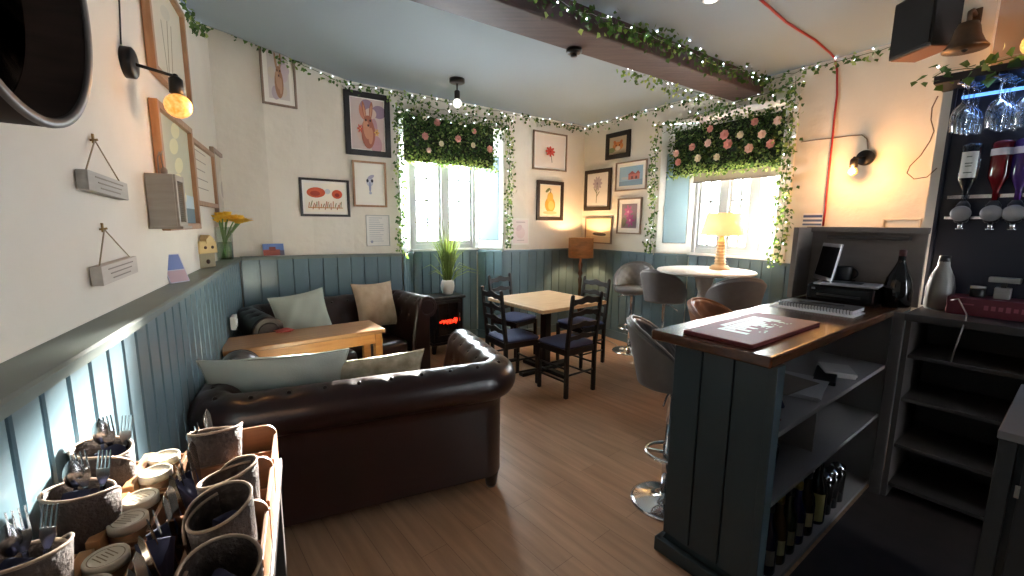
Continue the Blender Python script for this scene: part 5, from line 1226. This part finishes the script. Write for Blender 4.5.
def cup(lab, x, a, z, rz, tilt=(0, 0), sc=1.0):
    p = cl(x, a)
    if cup_o[0] is None:
        r = thing('cutlery_cup', lab, 'cup'); cup_mesh().done('sleeve', CUPM, r, fixn=True)
        g = G(); g.lathe([(1e-5, .001), (.035, .001), (.035, .004), (1e-5, .004)], n=24); g.done('base', CUPM, r)
        g = G()
        vs = []
        for i in range(47):
            s = i / 46; a_ = -2.2 + s * 2 * PI * 1.28; r0 = (.038 + .007 * s) * 1.06 + .0018; top = .125 - .012 * math.sin(s * PI * 2.2) - (.03 * max(0, (s - .86) / .14) ** 2)
            vs.append((r0 * math.cos(a_), r0 * math.sin(a_), top + .001))
        g.tube(vs, .0026, 6); g.done('edging', mat('cup_edging', (150, 126, 106), .6), r); cup_o[0] = r
    else: r = dup(cup_o[0], (0, 0, 0), 0, lab)
    r['label'] = lab; r['group'] = 'woven cutlery cups in the caddies'
    r.location = (p.x, p.y, z); r.rotation_euler = (tilt[0], tilt[1], rz); r.scale = (sc, sc, sc); return r
def piece(kind, lab, x, a, z, ang, lean_, L=.19, group=None):
    p = cl(x, a); r = thing(kind, lab, 'cutlery', (p.x, p.y, z), ang, group); r.rotation_euler = (lean_, 0, ang)
    g = G()
    if kind == 'fork':
        g.bar((0, 0, 0), (0, 0, L * .62), .004, .002, w2=.007)
        g.prism([(-.004, 0), (.004, 0), (.012, .02), (.012, .035), (-.012, .035), (-.012, .02)], (0, -.001, L * .62), (1, 0, 0), (0, 0, 1), (0, .002, 0)); g.done('handle', STEEL, r)
        for k in range(4): g = G(); xx = -.0105 + .007 * k; g.bar((xx, 0, L * .62 + .034), (xx, .004, L), .0032, .002, w2=.0022); g.done('tine', STEEL, r)
    elif kind == 'spoon':
        g.bar((0, 0, 0), (0, 0, L * .68), .005, .0025, w2=.006); g.done('handle', STEEL, r)
        g = G(); g.grid(lambda u, v: V((.016 * math.sin(PI * v) ** .7 * math.cos(2 * PI * u), .006 * math.sin(2 * PI * u) * math.sin(PI * v), L * .66 + (L * .36) * v)), 14, 9, wrapu=True); g.done('bowl', STEEL, r)
    else:
        g.bar((0, 0, 0), (0, 0, L * .45), .012, .005, w2=.014); g.done('handle', STEEL, r)
        g = G(); g.prism([(-.008, 0), (.008, 0), (.011, .05), (.010, .09), (.0, .108), (-.009, .10)], (0, -.0008, L * .45), (1, 0, 0), (0, 0, 1), (0, .0016, 0)); g.done('blade', STEEL, r)
    return r
def napkin(lab, x, a, z, rz, h=.13, lean_=0, w=.06):
    p = cl(x, a); g = G(); rr = random.Random(int(abs(a) * 1000) + int(abs(x) * 977))
    ph = [rr.uniform(0, 6) for _ in range(3)]
    def f(u, v):
        th = 2 * PI * u; k = .5 + .5 * v
        r0 = w * .5 * k * (1 + .16 * math.sin(3 * th + ph[0]) + .08 * math.sin(7 * th + ph[1]))
        return V((r0 * math.cos(th), r0 * .55 * math.sin(th), h * v + .02 * v * math.sin(2 * th + ph[2])))
    g.grid(f, 30, 8, wrapu=True)
    top = [f(i / 30, 1) for i in range(30)]; c = sum(top, V()) / 30 + V((0, 0, .022)); g.add(top + [c], [(i, (i + 1) % 30, 30) for i in range(30)], True)
    o = g.done('napkin', NAPK); o.location = (p.x, p.y, z); o.rotation_euler = (lean_, 0, rz)
    return tag(o, lab, 'napkin', 'navy napkins in the caddies')
tin0 = None
TINB = mat('tin_print', (222, 212, 190), .5); TINR = mat('tin_rim', (150, 120, 90), .4, .3)
for i in range(4):
    a = a0 - PITCH_A * i; far = ORD[i]
    lab = 'wooden cutlery caddy, ' + far
    cad = caddy(lab, a)
    where = ('in the caddy touching the front sofa', 'in the second caddy from the front sofa', 'in the third caddy from the front sofa', 'in the caddy nearest the camera')[i]
    zb = CZ + .0105
    # wall-side cup, its napkin and cutlery
    xl = (-.432, -.416, -.428, -.428)[i]; al = a - .012
    cup('woven brown cup on the wall side ' + where, xl, al, zb + .016, .6 + i * .9, (.05, -.04), 1.14)
    napkin('navy napkin in the wall-side cup ' + where, xl, al, zb + .03, CYAW + .5, .105, .03, .055)
    gk = 'cutlery in the wall-side cups'
    piece('spoon', 'steel spoon standing in the wall-side cup ' + where, xl - .012, al + .012, zb + .03, CYAW + .3, -.10, .185 - .008 * i, gk)
    piece('fork', 'steel fork upright beside the spoon, wall-side cup ' + where, xl + .006, al + .014, zb + .03, CYAW + .6, -.12, .19, gk)
    piece('fork', 'steel fork leaning out of the wall-side cup ' + where, xl + .018, al + .004, zb + .03, CYAW - .3, -.2, .185, gk)
    # room-side cup
    xr, ar = ((-.221, 1.21), (-.16, 1.0), (-.155, .895), (-.135, .735))[i]
    cup('woven brown cup on the room side ' + where, xr, ar, zb + (.022, .012, .008, .004)[i], 2.2 + i * 1.1, (.04, .05), 1.16)
    napkin('navy napkin in the room-side cup ' + where, xr + .004, ar, zb + .02, CYAW - .4, .10, .06, .05)
    # two round tins
    for k in range(2):
        at_ = a + .040 - .077 * k; p = cl(-.343, at_)
        lb = ('far', 'near')[k] + ' round cream-topped tin ' + where
        if tin0 is None:
            t = thing('spice_tin', lb, 'tin')
            g = G(); g.lathe([(1e-5, .0), (.029, 0), (.031, .003), (.031, .070), (.029, .072)], n=32); g.done('body', TINR, t)
            g = G(); g.lathe([(.0325, .058), (.0325, .073), (.031, .0755), (.0285, .0755), (.0275, .0735), (1e-5, .0735)], n=32); g.done('lid', TINB, t)
            g = G()
            for q in range(5): g.box((-.004 + .002 * (q % 2), .012 - .006 * q, .0738), (.03 - .005 * (q % 3), .0016, .0004))
            g.lathe([(.0245, .0736), (.0255, .0740), (.0262, .0736)], n=32, cap=False); g.done('print', mat('tin_ink', (150, 132, 104), .6), t); tin0 = t
        else: t = dup(tin0, (0, 0, 0), 0, lb)
        t['label'] = lb; t['group'] = 'round tins in the caddies'; t.location = (p.x, p.y, zb + .012); t.rotation_euler = (0, 0, CYAW + .3 * k - .8)
    # middle slot: loose cutlery wrapped in dark napkins
    for k in range(2):
        ak = a + .042 - .082 * k
        napkin(('far', 'near')[k] + ' navy napkin bundle in the middle slot ' + where, -.265 + .012 * k, ak, zb, CYAW + .9 - k, .10 + .02 * k, .05 - .1 * k, .05)
    for k in range(5):
        ak = a + .06 - .026 * k
        piece('knife', '%s knife in the middle slot %s' % (('first', 'second', 'third', 'fourth', 'fifth')[k], where), -.236 + .004 * (k % 2), ak, zb, CYAW + 1.2 + .3 * k, -.08 - .03 * k, .17 - .008 * (k % 3), 'knives in the caddies')

# ------------------------------------------------------------------ ivy garlands with fairy lights
def garland(lab, path, dens, droop=.03, spread=.035, lights=0, size=(.027, .044), seedv=0, down=V((0, 0, -1)), out=V((0, -1, 0)), cols=(.5, .85), extra=None):
    rr = random.Random(seedv); path = [V(p) for p in path]
    acc = [0]
    for a, b in zip(path, path[1:]): acc.append(acc[-1] + (b - a).length)
    tot = acc[-1]
    def at(s):
        for i in range(len(acc) - 1):
            if s <= acc[i + 1]: break
        t = (s - acc[i]) / max(1e-6, acc[i + 1] - acc[i]); return path[i].lerp(path[i + 1], t), (path[i + 1] - path[i]).normalized()
    r = thing('ivy_garland', lab, 'garland', (0, 0, 0), 0, 'artificial ivy garlands')
    vine = [at(tot * k / max(2, int(tot / .06)))[0] + V((rr.uniform(-1, 1), rr.uniform(-1, 1), rr.uniform(-1, .4))) * .012 for k in range(max(2, int(tot / .06)) + 1)]
    g = G(); g.tube(vine, .0028, 5); g.done('vine', VINE, r)
    g = G(); n = int(tot * dens)
    for k in range(n):
        p, d = at(rr.uniform(0, tot)); q = V((rr.gauss(0, 1), rr.gauss(0, 1), rr.gauss(0, 1))) * spread * .5
        hang = abs(rr.gauss(0, 1)) * droop
        p = p + q + down * hang + out * abs(rr.gauss(0, .5)) * spread
        dr = V((rr.gauss(0, 1), rr.gauss(0, 1), rr.gauss(0, 1))) + down * 1.0 + out * .4
        c = rr.random(); g.use(LEAFA if c < cols[0] else LEAFB if c < cols[1] else LEAFC)
        L_ = rr.uniform(*size); g.leaf(p, dr, V((rr.gauss(0, 1), rr.gauss(0, 1), rr.gauss(0, 1))) + out * 1.5, L_, L_ * .95)
    tag(g.done('leaves', None, r, fixn=False), kind='stuff')
    if lights:
        g = None; base = None
        for k in range(lights):
            p, d = at(tot * (k + rr.uniform(.2, .8)) / lights); p = p + V((rr.uniform(-1, 1), rr.uniform(-1, 1), rr.uniform(-1, 1))) * spread * .7 + out * .02
            if base is None: g = G(); g.ball((0, 0, 0), .0055, 8, m=5); base = g.done('fairy_light', LEDW, r); o = base
            else: o = base.copy(); COL.objects.link(o); o.parent = r
            o.location = p
        g = G(); g.tube([v + V((0, 0, .012)) for v in vine], .0016, 4); g.done('light_wire', mat('clear_wire', (190, 200, 190), .4), r)
    return r
def cline(path, off, dz=-.03, z=None):
    return [(q.x, q.y, (z if z is not None else zc(q.x, q.y)) + dz) for q in fine(offs(path, off), .12)]
garland('ivy garland with fairy lights along the ceiling edge above the two hare pictures', cline([Lp(2.2), Lp(3.85)] + PBL[1:], .03), 85, .03, .035, 26, seedv=31, out=V((.6, -.6, -.2)))
garland('ivy garland with fairy lights along the ceiling edge from the left window to the corner', cline([J10, CORNER - tB * .04], .03), 85, .03, .035, 16, seedv=32, out=V((.5, -.8, -.2)))
garland('ivy garland with fairy lights along the ceiling edge from the corner to the loudspeaker', cline([CORNER + tR * .04, nR * dR + tR * -1.28], .03), 62, .03, .035, 26, seedv=33, out=V((-.8, -.5, -.2)))
inB = lambda q, k=.04: q - nB * k
inR = lambda q, k=.04: q - nR * k
def v3(q, z): return (q.x, q.y, z)
oB, oR = V((-nB.x, -nB.y, -.1)), V((-nR.x, -nR.y, -.1))
a, b = inB(J10 - tB * .01), inB(J11 + tB * .03)
garland('ivy garland swagged across the head of the left-hand window', [v3(a, 2.74), v3(a.lerp(b, .3), 2.70), v3(a.lerp(b, .6), 2.71), v3(b, 2.76)], 160, .05, .07, 10, seedv=34, out=oB)
garland('second ivy garland strung between ceiling and window head over the left-hand window', [v3(a, 2.88), v3(a.lerp(b, .5), 2.79), v3(b, 2.83)], 80, .06, .06, 6, seedv=44, out=oB)
garland('ivy garland hanging down the left side of the left-hand window', [v3(a, 2.8), v3(a - tB * .015, 2.2), v3(a + tB * .005, 1.7), v3(a, 1.24)], 190, .02, .055, 8, seedv=35, out=oB, cols=(.35, .75))
garland('ivy garland hanging down the right side of the left-hand window', [v3(b, 2.84), v3(b + tB * .015, 2.2), v3(b - tB * .01, 1.7), v3(b, 1.27)], 180, .02, .055, 8, seedv=36, out=oB, cols=(.35, .75))
a, b = inR(J20 - tR * .03), inR(J21 + tR * .07)
garland('ivy garland swagged across the head of the right-hand window', [v3(a, 2.70), v3(a.lerp(b, .3), 2.73), v3(a.lerp(b, .65), 2.76), v3(b, 2.82)], 165, .05, .07, 12, seedv=37, out=oR)
garland('ivy garland hanging down the left side of the right-hand window', [v3(a, 2.74), v3(a - tR * .02, 2.2), v3(a + tR * .01, 1.7), v3(a - tR * .03, 1.22)], 200, .02, .06, 8, seedv=38, out=oR, cols=(.4, .8))
garland('ivy garland with fairy lights hanging down the right side of the right-hand window', [v3(b, 2.86), v3(b - tR * .0, 2.2), v3(b + tR * .015, 1.7), v3(b - tR * .01, 1.20)], 240, .02, .075, 14, seedv=39, out=oR, cols=(.4, .8))
bo = V((bd.y, -bd.x, 0))
garland('thick ivy garland with fairy lights along the bar side of the ceiling beam', [(*(BEAMR(s) + V((bd.y, -bd.x)) * .03), 2.885 + .012 * math.sin(s * 5)) for s in [.02 + .1 * k for k in range(38)]], 190, .03, .065, 34, seedv=40, out=bo, cols=(.75, .95))
garland('thin ivy garland trailing under the window side of the ceiling beam', [(*(BEAML(s) - V((bd.y, -bd.x)) * .02), 2.80 - .02 * math.sin(s * 3)) for s in [.1 + .1 * k for k in range(16)]], 75, .04, .06, 14, seedv=41, out=-bo, cols=(.35, .75))
garland('short ivy garland with a fairy light along the canopy over the hanging glasses', [tuple(bar(3.36, w_, 2.385 + .01 * math.sin(w_ * 30))) for w_ in [-.66 + .06 * k for k in range(14)]], 100, .015, .06, 3, (.035, .06), seedv=42, out=V((-U.x, -U.y, .3)), cols=(.8, .97))

# flower hedge panels hung over the window heads -------------------------------------
def hedge(lab, c, w, wd, ht, roses, seedv):
    r = thing('flower_hedge_panel', lab, 'flower panel', (c.x, c.y, c.z), wrot(w), 'artificial flower hedge panels'); rr = random.Random(seedv)
    g = G(); g.box((0, .03, 0), (wd - .06, .02, ht - .08)); g.done('backing_mesh', mat('hedge_mesh', (34, 48, 28), .8), r)
    g = G()
    for k in range(int(wd * ht * 3500)):
        x, z = rr.uniform(-wd / 2, wd / 2), rr.uniform(-ht / 2, ht / 2); y = rr.uniform(-.05, .03)
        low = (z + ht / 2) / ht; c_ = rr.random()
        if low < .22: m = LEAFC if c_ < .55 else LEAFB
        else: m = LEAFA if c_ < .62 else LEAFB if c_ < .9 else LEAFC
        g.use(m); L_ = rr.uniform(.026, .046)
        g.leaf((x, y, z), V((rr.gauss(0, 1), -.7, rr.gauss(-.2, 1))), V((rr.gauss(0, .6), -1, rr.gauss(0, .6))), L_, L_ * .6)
    tag(g.done('leaves', None, r, fixn=False), kind='stuff')
    PKS = [mat('rose_pink', (214, 150, 138), .7), mat('rose_blush', (232, 200, 186), .7), mat('rose_cream', (228, 218, 190), .7)]
    for x, z, s, ci in roses:
        g = G(); q = V((x * wd / 2, -.075, z * ht / 2))
        for ring, (n, rad, tl_) in enumerate(((7, 1.0, .25), (6, .72, .55), (4, .4, .9))):
            for k in range(n):
                a_ = 2 * PI * (k + .5 * ring) / n; d = V((math.cos(a_), -tl_, math.sin(a_))); g.leaf(q + V((0, -.012 * ring * s, 0)), d, V((0, -1, 0)), .046 * s * rad, .075 * s * rad)
        g.ball(q + V((0, -.018 * s, 0)), .016 * s, 10); g.done('rose', PKS[ci], r, fixn=False)
p0, p1 = onw(402.5, 141, nB, dB + .03), onw(496, 141, nB, dB + .03)
ct = (p0 + p1) / 2; zt_, zb_ = onw(449, 116, nB, dB + .03).z, onw(449, 168, nB, dB + .03).z
hedge('flower hedge panel with pink roses over the left-hand window', V((ct.x, ct.y, (zt_ + zb_) / 2)), nB, (p0 - p1).length, zt_ - zb_, [(-.62, .05, 1, 0), (-.38, .62, 1, 0), (.05, .12, 1, 0), (.76, -.12, 1.05, 0), (.4, .5, .8, 0), (.38, -.05, .8, 2), (-.3, -.15, .8, 2), (-.62, .7, .7, 2), (-.55, -.45, .75, 1), (.1, .75, .7, 2)], 51)
p0, p1 = onw(672, 140, nR, dR + .03), onw(795, 130, nR, dR + .03)
ct = (p0 + p1) / 2; zt_, zb_ = onw(735, 116, nR, dR + .03).z, onw(735, 173, nR, dR + .03).z
hedge('flower hedge panel with many roses over the right-hand window', V((ct.x, ct.y, (zt_ + zb_) / 2)), nR, min((p0 - p1).length, (J20 - J21).length - .03), zt_ - zb_, [(-.8, -.05, 1, 1), (-.5, .1, 1, 0), (-.22, .15, 1, 1), (.05, .35, 1.2, 0), (.12, .0, 1.2, 0), (.3, .25, .9, 2), (-.75, -.4, 1, 0), (-.38, -.35, 1, 2), (.45, -.25, 1.1, 1), (.62, .15, 1, 1), (.75, -.2, 1, 0), (.82, .5, 1, 1), (-.2, .65, .9, 0), (-.05, -.4, .9, 2), (.5, .6, .9, 0)], 52)
# roller blind under the right-hand hedge
tw = (R1 - R0).normalized(); mid = (R0 + R1) / 2 - nR * .03
r = thing('roller_blind', 'taupe roller blind partly lowered behind the right-hand flower panel', 'blind', (mid.x, mid.y, 2.30), wrot(nR))
g = G(); g.box((0, -.012, .03), ((R1 - R0).length - .02, .003, .56)); g.done('cloth', mat('blind_cloth', (176, 164, 150), .9), r)
g = G(); g.tube([(-(R1 - R0).length / 2 + .01, -.012, -.252), ((R1 - R0).length / 2 - .01, -.012, -.252)], .009, 8); g.done('bottom_bar', mat('blind_bar', (150, 140, 128), .6), r)
